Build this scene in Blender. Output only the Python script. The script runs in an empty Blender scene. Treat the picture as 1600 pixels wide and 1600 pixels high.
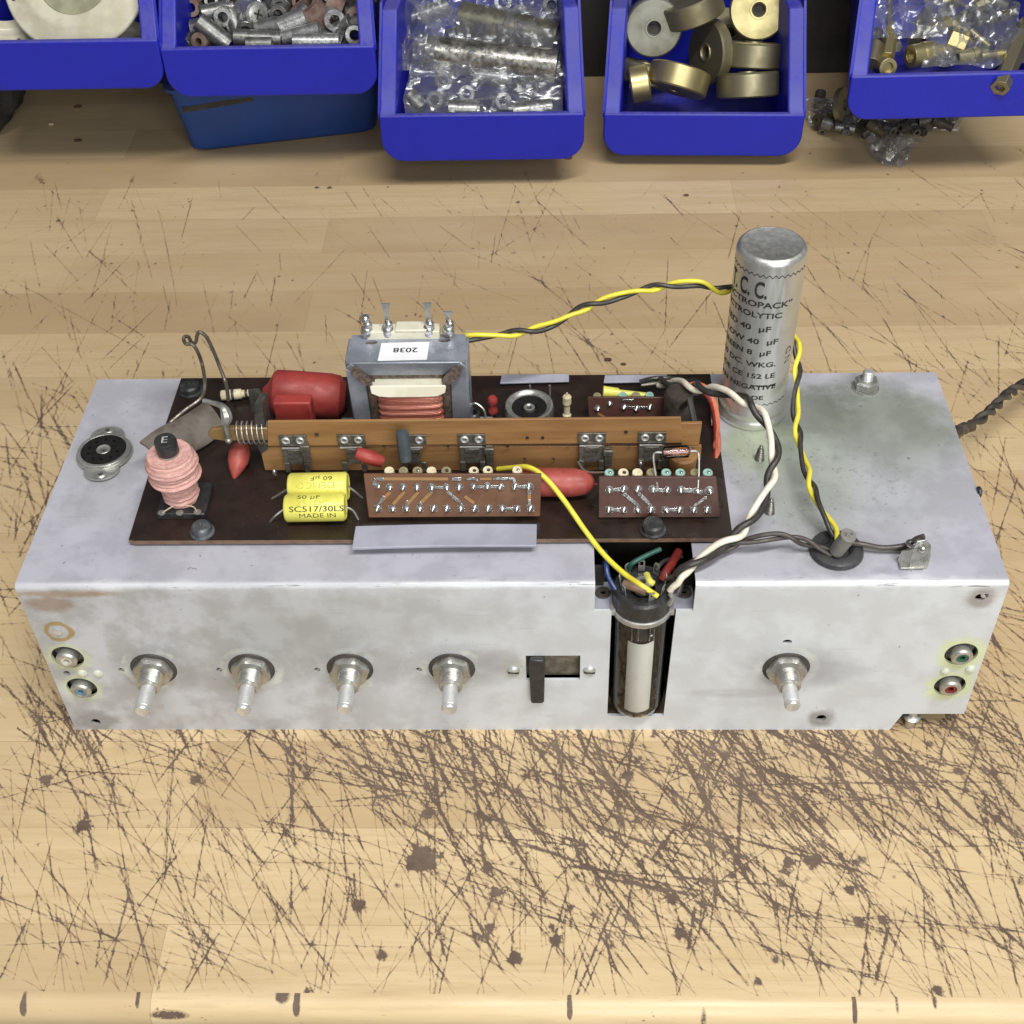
import bpy, bmesh, math, random
import numpy as np
from mathutils import Vector, Matrix, Euler
random.seed(7)
RNG = np.random.default_rng(11)
S = 0.001                                   # everything below is written in millimetres
sc = bpy.context.scene
COL = sc.collection
pi = math.pi

# ------------------------------------------------------------------ camera
CAM_LOC = (18.22, -336.53, 452.39)
CAM_ROT = (0.806559, 0.0259236, 0.019402)
CAM_F = 2020.58
cam_d = bpy.data.cameras.new('camera'); cam = bpy.data.objects.new('camera', cam_d); COL.objects.link(cam)
cam.location = [c * S for c in CAM_LOC]; cam.rotation_euler = CAM_ROT
cam_d.sensor_width = 36; cam_d.lens = CAM_F * 36 / 1600; cam_d.clip_start = 0.01; cam_d.clip_end = 50
sc.camera = cam
_M = Euler(CAM_ROT, 'XYZ').to_matrix()

def P(u, v, x=None, y=None, z=None):
    """the point of a real plane (x, y or z = const, mm) seen at this place of the 1600 px photograph"""
    d = _M @ Vector(((u - 800) / CAM_F, -(v - 800) / CAM_F, -1.0)); o = Vector(CAM_LOC)
    if z is not None: t = (z - o.z) / d.z
    elif y is not None: t = (y - o.y) / d.y
    else: t = (x - o.x) / d.x
    return o + d * t

# ------------------------------------------------------------------ materials
class NT:
    def __init__(s, name):
        s.m = bpy.data.materials.new(name); s.m.use_nodes = True
        s.t = s.m.node_tree; s.n = s.t.nodes; s.l = s.t.links; s.n.clear()
        s.out = s.n.new('ShaderNodeOutputMaterial')
        s.b = s.n.new('ShaderNodeBsdfPrincipled'); s.l.new(s.b.outputs[0], s.out.inputs[0])
        s.tc = s.n.new('ShaderNodeTexCoord'); s.co = s.tc.outputs['Object']
    def put(s, sock, v):
        if hasattr(v, 'is_output') or isinstance(v, bpy.types.NodeSocket): s.l.new(v, sock)
        elif isinstance(v, (tuple, list)) and len(v) == 3 and sock.type == 'RGBA': sock.default_value = (*v, 1)
        else: sock.default_value = v
    def mapv(s, scale=(1, 1, 1), rot=(0, 0, 0), loc=(0, 0, 0), src=None):
        n = s.n.new('ShaderNodeMapping'); n.inputs['Scale'].default_value = scale
        n.inputs['Rotation'].default_value = rot; n.inputs['Location'].default_value = loc
        s.l.new(src or s.co, n.inputs[0]); return n.outputs[0]
    def noise(s, scale, detail=3, rough=.55, vec=None, dist=0):
        n = s.n.new('ShaderNodeTexNoise'); n.inputs['Scale'].default_value = scale
        n.inputs['Detail'].default_value = detail; n.inputs['Roughness'].default_value = rough
        n.inputs['Distortion'].default_value = dist
        s.l.new(vec or s.co, n.inputs['Vector']); return n.outputs[0]
    def voro(s, scale, feature='F1', vec=None, rnd=1):
        n = s.n.new('ShaderNodeTexVoronoi'); n.feature = feature; n.inputs['Scale'].default_value = scale
        n.inputs['Randomness'].default_value = rnd
        s.l.new(vec or s.co, n.inputs['Vector']); return n.outputs[0]
    def math(s, op, a, b=0.0, c=0.0, clamp=False):
        n = s.n.new('ShaderNodeMath'); n.operation = op; n.use_clamp = clamp
        s.put(n.inputs[0], a); s.put(n.inputs[1], b)
        if len(n.inputs) > 2: s.put(n.inputs[2], c)
        return n.outputs[0]
    def ss(s, v, a, b, lo=0.0, hi=1.0):
        n = s.n.new('ShaderNodeMapRange'); n.interpolation_type = 'SMOOTHSTEP'
        s.put(n.inputs['Value'], v); n.inputs['From Min'].default_value = a; n.inputs['From Max'].default_value = b
        n.inputs['To Min'].default_value = lo; n.inputs['To Max'].default_value = hi
        return n.outputs[0]
    def mix(s, f, a, b, mode='MIX'):
        n = s.n.new('ShaderNodeMix'); n.data_type = 'RGBA'; n.blend_type = mode
        s.put(n.inputs[0], f); s.put(n.inputs[6], a); s.put(n.inputs[7], b); return n.outputs[2]
    def bump(s, h, strength=.3, dist=.0003):
        n = s.n.new('ShaderNodeBump'); n.inputs['Strength'].default_value = strength
        n.inputs['Distance'].default_value = dist; s.l.new(h, n.inputs['Height'])
        s.l.new(n.outputs[0], s.b.inputs['Normal']); return n
    def dist(s, p, sc=(1, 1, 1)):
        """distance in mm from a point (mm) of the thing, stretched by sc"""
        a = s.n.new('ShaderNodeVectorMath'); a.operation = 'SUBTRACT'; s.l.new(s.co, a.inputs[0])
        a.inputs[1].default_value = [q * S for q in p]
        b = s.n.new('ShaderNodeVectorMath'); b.operation = 'MULTIPLY'; s.l.new(a.outputs[0], b.inputs[0])
        b.inputs[1].default_value = [q / S for q in sc]
        c = s.n.new('ShaderNodeVectorMath'); c.operation = 'LENGTH'; s.l.new(b.outputs[0], c.inputs[0])
        return c.outputs['Value']
    def set(s, **k):
        for a, v in k.items():
            s.put(s.b.inputs[{'col': 'Base Color', 'rough': 'Roughness', 'metal': 'Metallic', 'spec': 'Specular IOR Level',
                'coat': 'Coat Weight', 'trans': 'Transmission Weight', 'alpha': 'Alpha', 'ior': 'IOR', 'sss': 'Subsurface Weight', 'sheen': 'Sheen Weight'}[a]], v)
        return s.m

def mat(name, c1, c2=None, sc_=150, rough=.5, metal=0, spec=.5, bump=.15, coat=0, lo=.4, hi=.62, rvar=.12, detail=4, stretch=(1, 1, 1), bd=.0003, bsc=None):
    t = NT(name)
    c2 = c2 or tuple(q * .72 for q in c1)
    v = t.mapv(stretch)
    n = t.noise(sc_, detail, .6, v)
    t.set(col=t.mix(t.ss(n, lo, hi), c1, c2), metal=metal, spec=spec, coat=coat)
    n2 = t.noise(sc_ * 2.7, 3, .6, v)
    t.set(rough=t.ss(n2, .3, .7, max(.03, rough - rvar), min(1, rough + rvar)))
    if bump: t.bump(t.noise(bsc or sc_ * 4, 4, .6, v), bump, bd)
    return t.m

# ------------------------------------------------------------------ mesh builder
def frame(d):
    d = Vector(d).normalized()
    a = Vector((0, 0, 1)) if abs(d.z) < .9 else Vector((1, 0, 0))
    u = d.cross(a).normalized(); return u, d.cross(u).normalized(), d

class MB:
    def __init__(s): s.v = []; s.f = []; s.mi = []; s.cur = 0
    def add(s, vs, fs):
        o = len(s.v); s.v += [tuple(q) for q in vs]; s.f += [tuple(i + o for i in f) for f in fs]; s.mi += [s.cur] * len(fs); return s
    def box(s, c, d, rot=None):
        M = rot if rot is not None else Matrix.Identity(3); c = Vector(c)
        vs = [c + M @ Vector((i * d[0] / 2, j * d[1] / 2, k * d[2] / 2)) for i in (-1, 1) for j in (-1, 1) for k in (-1, 1)]
        return s.add(vs, [(0, 1, 3, 2), (4, 6, 7, 5), (0, 4, 5, 1), (2, 3, 7, 6), (0, 2, 6, 4), (1, 5, 7, 3)])
    def box2(s, a, b): return s.box([(a[i] + b[i]) / 2 for i in range(3)], [abs(b[i] - a[i]) for i in range(3)])
    def rings(s, R, cap0=True, cap1=True, closed=False):
        n = len(R[0]); vs = [q for r in R for q in r]; fs = []
        m = len(R)
        for i in range(m if closed else m - 1):
            k = (i + 1) % m
            for j in range(n): fs.append((i * n + j, i * n + (j + 1) % n, k * n + (j + 1) % n, k * n + j))
        if not closed:
            if cap0: fs.append(tuple(range(n))[::-1])
            if cap1: fs.append(tuple((m - 1) * n + j for j in range(n)))
        return s.add(vs, fs)
    def lathe(s, prof, o, d=(0, 0, 1), n=32, closed=False, sq=(1, 1)):
        """prof: list of (radius, height along d)"""
        u, w, d = frame(d); o = Vector(o)
        R = [[o + d * h + (u * math.cos(2 * pi * j / n) * sq[0] + w * math.sin(2 * pi * j / n) * sq[1]) * max(r, 1e-4) for j in range(n)] for r, h in prof]
        return s.rings(R, closed=closed)
    def cyl(s, a, b, r, r2=None, n=24, ch=0):
        a, b = Vector(a), Vector(b); L = (b - a).length; r2 = r if r2 is None else r2
        pr = [(r, 0), (r2, L)] if not ch else [(r - ch, 0), (r, ch), (r2, L - ch), (r2 - ch, L)]
        return s.lathe(pr, a, b - a, n)
    def pipe(s, a, b, ro, ri, n=24):
        a, b = Vector(a), Vector(b); L = (b - a).length; c = min(.25, (ro - ri) * .3)
        return s.lathe([(ri, 0), (ro - c, 0), (ro, c), (ro, L - c), (ro - c, L), (ri, L)], a, b - a, n, closed=True)
    def tube(s, pts, r, n=10, rf=None):
        pts = [Vector(p) for p in pts]; R = []; u = None
        for i, p in enumerate(pts):
            t = (pts[min(i + 1, len(pts) - 1)] - pts[max(i - 1, 0)]).normalized()
            if u is None: u, w, _ = frame(t)
            else: u = (u - t * u.dot(t)).normalized(); w = t.cross(u)
            rr = r if rf is None else rf(i / (len(pts) - 1)) * r
            R.append([p + (u * math.cos(2 * pi * j / n) + w * math.sin(2 * pi * j / n)) * rr for j in range(n)])
        return s.rings(R)
    def sphere(s, c, r, n=16, m=10, sq=(1, 1, 1), fn=None):
        R = []
        for i in range(1, m):
            a = pi * i / m
            R.append([(math.sin(a) * math.cos(2 * pi * j / n), math.sin(a) * math.sin(2 * pi * j / n), -math.cos(a)) for j in range(n)])
        R = [[(c[0] + q[0] * r * sq[0] * (fn(q) if fn else 1), c[1] + q[1] * r * sq[1] * (fn(q) if fn else 1), c[2] + q[2] * r * sq[2] * (fn(q) if fn else 1)) for q in ring] for ring in R]
        return s.rings(R)
    def prism(s, poly, o, u, w, h):
        """polygon (2d) on axes u, w at o, extruded by the vector h"""
        o, u, w, h = Vector(o), Vector(u), Vector(w), Vector(h); n = len(poly)
        a = [o + u * p[0] + w * p[1] for p in poly]; b = [q + h for q in a]
        return s.rings([a, b])
    def grid(s, fn, nu, nv, thick=None):
        vs = [fn(i / nu, j / nv) for j in range(nv + 1) for i in range(nu + 1)]
        fs = [(j * (nu + 1) + i, j * (nu + 1) + i + 1, (j + 1) * (nu + 1) + i + 1, (j + 1) * (nu + 1) + i) for j in range(nv) for i in range(nu)]
        return s.add(vs, fs)
    def text(s, body, size, fn, sx=1.0, align='LEFT', sub=0, bold=0.0):
        """lettering; fn maps the flat (x, y) of the letters, mm, to a point"""
        c = bpy.data.curves.new('tmp', 'FONT'); c.body = body; c.size = size; c.align_x = align; c.resolution_u = 3
        c.fill_mode = 'FRONT'; c.offset = bold
        o = bpy.data.objects.new('tmp', c); COL.objects.link(o); bpy.context.view_layer.update()
        me = bpy.data.meshes.new_from_object(o.evaluated_get(bpy.context.evaluated_depsgraph_get()))
        bm = bmesh.new(); bm.from_mesh(me); bmesh.ops.triangulate(bm, faces=bm.faces[:])
        for _ in range(sub):
            bmesh.ops.subdivide_edges(bm, edges=[e for e in bm.edges if e.calc_length() > size * .25], cuts=1)
            bmesh.ops.triangulate(bm, faces=bm.faces[:])
        bm.verts.ensure_lookup_table()
        vs = [fn(v.co.x * sx, v.co.y) for v in bm.verts]; fs = [tuple(v.index for v in f.verts) for f in bm.faces]
        bm.free(); bpy.data.objects.remove(o); bpy.data.meshes.remove(me); bpy.data.curves.remove(c)
        return s.add(vs, fs)

def link(name, mb, mats, parent=None, origin=None, bevel=0, smooth=35, seg=2, recalc=True, keep=False):
    """ONE mesh object; its origin goes to the middle of its base unless keep"""
    v = np.array(mb.v, dtype=float)
    if keep: o = np.zeros(3)
    elif origin is not None: o = np.array(origin, dtype=float)
    else:
        lo, hi = v.min(0), v.max(0); o = np.array([(lo[0] + hi[0]) / 2, (lo[1] + hi[1]) / 2, lo[2]])
    me = bpy.data.meshes.new(name); me.from_pydata([tuple(q) for q in (v - o) * S], [], mb.f)
    for m in (mats if isinstance(mats, (list, tuple)) else [mats]): me.materials.append(m)
    me.polygons.foreach_set('material_index', mb.mi)
    if recalc:
        bm = bmesh.new(); bm.from_mesh(me); bmesh.ops.recalc_face_normals(bm, faces=bm.faces[:]); bm.to_mesh(me); bm.free()
    me.polygons.foreach_set('use_smooth', [True] * len(me.polygons)); me.set_sharp_from_angle(angle=math.radians(smooth))
    ob = bpy.data.objects.new(name, me); COL.objects.link(ob)
    wl = Vector(o * S)
    if parent is not None:
        ob.parent = parent
        pw = Vector((0, 0, 0)); q = parent
        while q is not None: pw += q.location; q = q.parent
        ob.location = wl - pw
    else: ob.location = wl
    if bevel:
        b = ob.modifiers.new('bevel', 'BEVEL'); b.width = bevel * S; b.segments = seg; b.limit_method = 'ANGLE'; b.angle_limit = math.radians(40); b.harden_normals = False
    return ob

def tag(o, label=None, cat=None, group=None, kind=None):
    if label: o['label'] = label
    if cat: o['category'] = cat
    if group: o['group'] = group
    if kind: o['kind'] = kind
    return o

def smooth_path(pts, k=8):
    pts = [Vector(p) for p in pts]; q = [pts[0] * 2 - pts[1]] + pts + [pts[-1] * 2 - pts[-2]]; out = []
    for i in range(1, len(q) - 2):
        a, b, c, d = q[i - 1:i + 3]
        for j in range(k):
            t = j / k
            out.append(.5 * ((2 * b) + (c - a) * t + (2 * a - 5 * b + 4 * c - d) * t * t + (3 * b - a - 3 * c + d) * t ** 3))
    out.append(pts[-1]); return out

def twist(pts, off, pitch, k=10, phase=0, n=2, idx=0, taper=0):
    c = smooth_path(pts, k); s = 0; out = []; u = None
    L = sum((c[i + 1] - c[i]).length for i in range(len(c) - 1))
    for i, p in enumerate(c):
        t = (c[min(i + 1, len(c) - 1)] - c[max(i - 1, 0)]).normalized()
        if u is None: u, w, _ = frame(t)
        else: u = (u - t * u.dot(t)).normalized(); w = t.cross(u)
        a = phase + 2 * pi * s / pitch + 2 * pi * idx / n + .5 * math.sin(s * .21)
        f = off
        out.append(p + (u * math.cos(a) + w * math.sin(a)) * f)
        if i < len(c) - 1: s += (c[i + 1] - c[i]).length
    return out

def plate2d(outer, holes, thick, frm):
    """flat plate with real holes: 2d curve filled and extruded; frm maps (x, y, t) to a point, t from 0 to thick"""
    c = bpy.data.curves.new('tmp', 'CURVE'); c.dimensions = '2D'; c.fill_mode = 'BOTH'; c.extrude = thick / 2
    for poly in [outer] + holes:
        sp = c.splines.new('POLY'); sp.points.add(len(poly) - 1); sp.use_cyclic_u = True
        for i, q in enumerate(poly): sp.points[i].co = (q[0], q[1], 0, 1)
    o = bpy.data.objects.new('tmp', c); COL.objects.link(o); bpy.context.view_layer.update()
    me = bpy.data.meshes.new_from_object(o.evaluated_get(bpy.context.evaluated_depsgraph_get()))
    vs = [frm(v.co.x, v.co.y, v.co.z + thick / 2) for v in me.vertices]; fs = [tuple(f.vertices) for f in me.polygons]
    bpy.data.objects.remove(o); bpy.data.meshes.remove(me); bpy.data.curves.remove(c)
    return vs, fs
def circ(x, y, r, n=28, sy=1): return [(x + r * math.cos(2 * pi * i / n), y + r * sy * math.sin(2 * pi * i / n)) for i in range(n)]
# ================================================================== workbench
def bench_material():
    t = NT('beech_bench')
    rows = t.mapv(loc=(0.13, 0.0915 + 0.0426 * 20, 0))
    wob = t.n.new('ShaderNodeTexBrick'); wob.offset = .37; wob.offset_frequency = 2; wob.squash = 1
    t.l.new(rows, wob.inputs['Vector'])
    wob.inputs['Scale'].default_value = 1; wob.inputs['Brick Width'].default_value = .43; wob.inputs['Row Height'].default_value = .0426
    wob.inputs['Mortar Size'].default_value = .00014; wob.inputs['Mortar Smooth'].default_value = .3; wob.inputs['Bias'].default_value = 0
    wob.inputs['Color1'].default_value = (.655, .50, .295, 1); wob.inputs['Color2'].default_value = (.455, .322, .178, 1); wob.inputs['Mortar'].default_value = (.36, .25, .14, 1)
    c = wob.outputs[0]
    # the grain runs along x and drifts
    g1 = t.noise(1, 5, .6, t.mapv((9, 130, 1)), .6)
    g2 = t.noise(1, 4, .65, t.mapv((30, 620, 1)), .3)
    c = t.mix(t.ss(g1, .35, .72, 0, .42), c, (.46, .32, .15))
    c = t.mix(t.ss(g2, .45, .75, 0, .3), c, (.40, .27, .15))
    big = t.noise(7, 3, .5, t.mapv((1, 2.4, 1)))
    c = t.mix(t.ss(big, .42, .68, 0, .3), c, (.70, .55, .32))
    # beech flecks
    fl = t.noise(1, 2, .5, t.mapv((190, 1500, 1)))
    c = t.mix(t.ss(fl, .66, .74, 0, .35), c, (.33, .19, .1))
    # grime spots towards the back
    sp = t.noise(170, 3, .7); patch = t.noise(22, 2, .5)
    spm = t.math('MULTIPLY', t.ss(sp, .68, .74), t.ss(patch, .48, .6))
    c = t.mix(t.math('MULTIPLY', spm, .75), c, (.13, .08, .05))
    gr = t.noise(14, 5, .7)
    c = t.mix(t.ss(gr, .52, .72, 0, .22), c, (.36, .27, .19))
    # knife scratches: the varnish has flaked along every cut
    at = t.n.new('ShaderNodeAttribute'); at.attribute_name = 'wear'
    w = at.outputs['Fac']
    nf = t.noise(1500, 3, .6); nm = t.noise(520, 3, .65)
    jag = t.math('ADD', t.math('MULTIPLY', t.math('SUBTRACT', nf, .5), .7), t.math('MULTIPLY', t.math('SUBTRACT', nm, .5), 1.15))
    ac = t.n.new('ShaderNodeAttribute'); ac.attribute_name = 'crackle'
    rv_ = t.n.new('ShaderNodeVectorRotate'); rv_.rotation_type = 'Z_AXIS'; rv_.inputs['Angle'].default_value = math.radians(60); t.l.new(t.co, rv_.inputs[0])
    wv = t.n.new('ShaderNodeVectorMath'); wv.operation = 'ADD'; t.l.new(t.mapv((95, 250, 1), src=rv_.outputs[0]), wv.inputs[0])
    nz = t.n.new('ShaderNodeTexNoise'); nz.inputs['Scale'].default_value = 260; nz.inputs['Detail'].default_value = 3; t.l.new(t.co, nz.inputs['Vector']); t.l.new(nz.outputs[1], wv.inputs[1])
    e1 = t.voro(1, 'DISTANCE_TO_EDGE', wv.outputs[0]); e2 = t.voro(1.9, 'DISTANCE_TO_EDGE', wv.outputs[0])
    web = t.math('ADD', t.ss(e1, .0, .10, .42, 0), t.ss(e2, .0, .12, .2, 0))
    w = t.math('ADD', w, t.math('MULTIPLY', web, ac.outputs['Fac']))
    w2 = t.math('ADD', w, t.math('MULTIPLY', jag, t.ss(w, .15, .7)))
    faint = t.ss(w2, .15, .40, 0, .55); deep = t.ss(w2, .5, .58)
    c = t.mix(faint, c, (.2, .125, .075))
    dn = t.noise(70, 5, .75)
    c = t.mix(deep, c, t.mix(t.ss(dn, .35, .7), (.105, .070, .050), (.17, .118, .085)))
    t.set(col=c, spec=.45)
    r = t.ss(g1, .3, .7, .36, .5)
    rr = t.mix(deep, t.mix(0.0, (0, 0, 0), (0, 0, 0)), (1, 1, 1))
    t.set(rough=t.math('ADD', r, t.math('MULTIPLY', deep, .3)))
    h = t.math('SUBTRACT', t.math('MULTIPLY', g2, .35), t.math('MULTIPLY', t.math('ADD', faint, deep), .9))
    t.bump(h, .35, .0003)
    return t.m

def line_list():
    """every knife cut, mm on the bench top: (x, y, angle, length, width, depth)"""
    L = []
    def rnd_ang():
        r = RNG.random()
        if r < .46: return -RNG.normal(57, 7)
        if r < .64: return -RNG.normal(81, 7)
        if r < .90: return -RNG.normal(22, 11)
        if r < .97: return RNG.normal(68, 8)
        return RNG.normal(0, 25)
    def dens(x, y):
        if y > -2: return .9
        d = .09 + .91 / (1 + math.exp(-(x + 40) / 26))
        ylim = -58 - 10 * math.sin(x / 40) if x > -40 else -52
        d *= 1 / (1 + math.exp(-(y - ylim) / 11)) * .93 + .07
        return d
    n = 0
    while n < 560:                                   # heavy hacking in front of the chassis
        x = RNG.uniform(-215, 215); y = RNG.uniform(-112, 12)
        if RNG.random() > dens(x, y): continue
        n += 1
        big = RNG.random() < .09
        L.append((x, y, rnd_ang(), RNG.gamma(3, 12) + 7, RNG.uniform(.25, .40) if not big else RNG.uniform(.48, .75), RNG.uniform(.48, .7) if not big else RNG.uniform(.7, .9)))
    for i in range(500):                             # long light strokes all over the front
        x = RNG.uniform(-215, 215); y = RNG.uniform(-112, 10)
        L.append((x, y, rnd_ang(), RNG.gamma(3, 18) + 18, RNG.uniform(.2, .30), RNG.uniform(.40, .62)))
    for i in range(60):
        x = RNG.uniform(-200, 200)
        L.append((x, RNG.uniform(-112, -75), -RNG.normal(85, 14), RNG.uniform(10, 45), RNG.uniform(.25, .5), RNG.uniform(.35, .75)))
    for i in range(620):                             # right of the chassis
        x = RNG.uniform(185, 330); y = RNG.uniform(-5, 260)
        if RNG.random() > .25 + .75 / (1 + math.exp((y - 60) / 24)): continue
        big = RNG.random() < .12
        L.append((x, y, rnd_ang(), RNG.gamma(3, 14) + 10, RNG.uniform(.28, .46) if not big else RNG.uniform(.55, .85), RNG.uniform(.35, .66)))
    for i in range(260):                             # left of it
        x = RNG.uniform(-290, -183); y = RNG.uniform(-10, 240)
        L.append((x, y, rnd_ang(), RNG.gamma(3, 16) + 12, RNG.uniform(.25, .5), RNG.uniform(.28, .62)))
    for i in range(900):                             # thin old scratches behind it
        x = RNG.uniform(-380, 400); y = 130 + 330 * RNG.random() ** 1.35
        a = -RNG.normal(62, 14) if RNG.random() < .75 else RNG.normal(75, 14)
        L.append((x, y, a, RNG.gamma(3, 16) + 10, RNG.uniform(.34, .46), RNG.uniform(.28, .48) if RNG.random() < .66 else RNG.uniform(.52, .78)))
    # cuts one can single out, photograph pixels on the bench
    for (a, b, c, d, w, s) in [(655, 1180, 985, 1310, .5, .7), (560, 1235, 800, 1390, .5, .6), (240, 1200, 560, 1560, .45, .6), (890, 1580, 960, 1410, .6, .8), (905, 1570, 975, 1400, .5, .7),
        (1340, 1580, 1360, 1400, .6, .8), (1365, 1545, 1390, 1440, .8, .85), (455, 1350, 455, 1440, .6, .7), (325, 1270, 300, 1420, .5, .75), (545, 1410, 500, 1545, .4, .5), (0, 1310, 75, 1420, .5, .6),
        (130, 1260, 155, 1370, .5, .65), (395, 1315, 620, 1400, .5, .6), (620, 1130, 720, 1330, .9, .8), (700, 1150, 860, 1420, .8, .8), (1050, 1150, 1180, 1400, .9, .85), (930, 1290, 1110, 1350, .8, .8),
        (1190, 1330, 1215, 1450, .5, .7), (880, 1350, 1130, 1400, .6, .7), (1250, 1130, 1400, 1330, .9, .8), (380, 1140, 540, 1330, .7, .7), (60, 1130, 150, 1300, .7, .7), (250, 1560, 180, 1330, .4, .5)]:
        p, q = P(a, b, z=0), P(c, d, z=0)
        L.append(((p.x + q.x) / 2, (p.y + q.y) / 2, math.degrees(math.atan2(q.y - p.y, q.x - p.x)), (q - p).length, w * .72, s))
    return L

def zone(x0, x1, y0, y1, dx, dy, L, dots):
    xs = np.arange(x0, x1 + dx * .5, dx); ys = np.arange(y0, y1 + dy * .5, dy)
    F = np.zeros((len(ys), len(xs)))
    for (cx, cy, ang, ln, w, a) in L:
        t = math.radians(ang); ux, uy = math.cos(t), math.sin(t)
        ex, ey = abs(ux) * ln / 2 + 4, abs(uy) * ln / 2 + 4
        if cx + ex < x0 or cx - ex > x1 or cy + ey < y0 or cy - ey > y1: continue
        r = np.random.default_rng(int(abs(cx * 97 + cy * 131 + ang * 7) * 10) % 2 ** 31)
        cur = r.normal(0, .012) * ln / 40
        kn = r.normal(0, 1, 40)
        w = max(w, dx * .62)
        def addf(axis):
            U, V, u0, v0, step = (ys, xs, (cy, uy), (cx, ux), dx) if axis == 0 else (xs, ys, (cx, ux), (cy, uy), dy)
            s = (U - u0[0]) / u0[1]; ok = np.abs(s) < ln / 2
            idx = np.where(ok)[0]
            if len(idx) == 0: return
            s = s[idx]; q = s / (ln / 2)
            wob = cur * ln * .12 * (1 - q * q) + .11 * np.interp(s, np.linspace(-ln / 2, ln / 2, 40), kn)
            vc = v0[0] + s * v0[1] + wob * 1.0
            perp = abs(u0[1])
            amp = a * np.clip((1 - np.abs(q)) * 3.5, 0, 1) * (.82 + .35 * np.interp(s, np.linspace(-ln / 2, ln / 2, 40), np.roll(kn, 7)) * .5)
            ci = np.round((vc - V[0]) / step).astype(int); K = int(math.ceil(2.6 * w / perp / step))
            for k in range(-K, K + 1):
                j = ci + k; m = (j >= 0) & (j < len(V))
                d = (V[np.clip(j, 0, len(V) - 1)] - vc) * perp
                val = amp * np.exp(-(d / w) ** 2)
                if axis == 0: F[idx[m], j[m]] += val[m]
                else: F[j[m], idx[m]] += val[m]
        addf(0 if abs(uy) >= abs(ux) else 1)
    for (cx, cy, r_, a) in dots:
        if cx < x0 - 5 or cx > x1 + 5 or cy < y0 - 5 or cy > y1 + 5: continue
        X, Y = np.meshgrid(xs, ys); m = (np.abs(X - cx) < r_ * 2.2) & (np.abs(Y - cy) < r_ * 2.2)
        th = np.arctan2(Y[m] - cy, X[m] - cx); rr = r_ * (1 + .12 * np.sin(3 * th + cx) + .08 * np.sin(7 * th + cy))
        F[m] += a / (1 + np.exp((np.hypot(X[m] - cx, Y[m] - cy) - rr) / .34))
    return xs, ys, F

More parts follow.
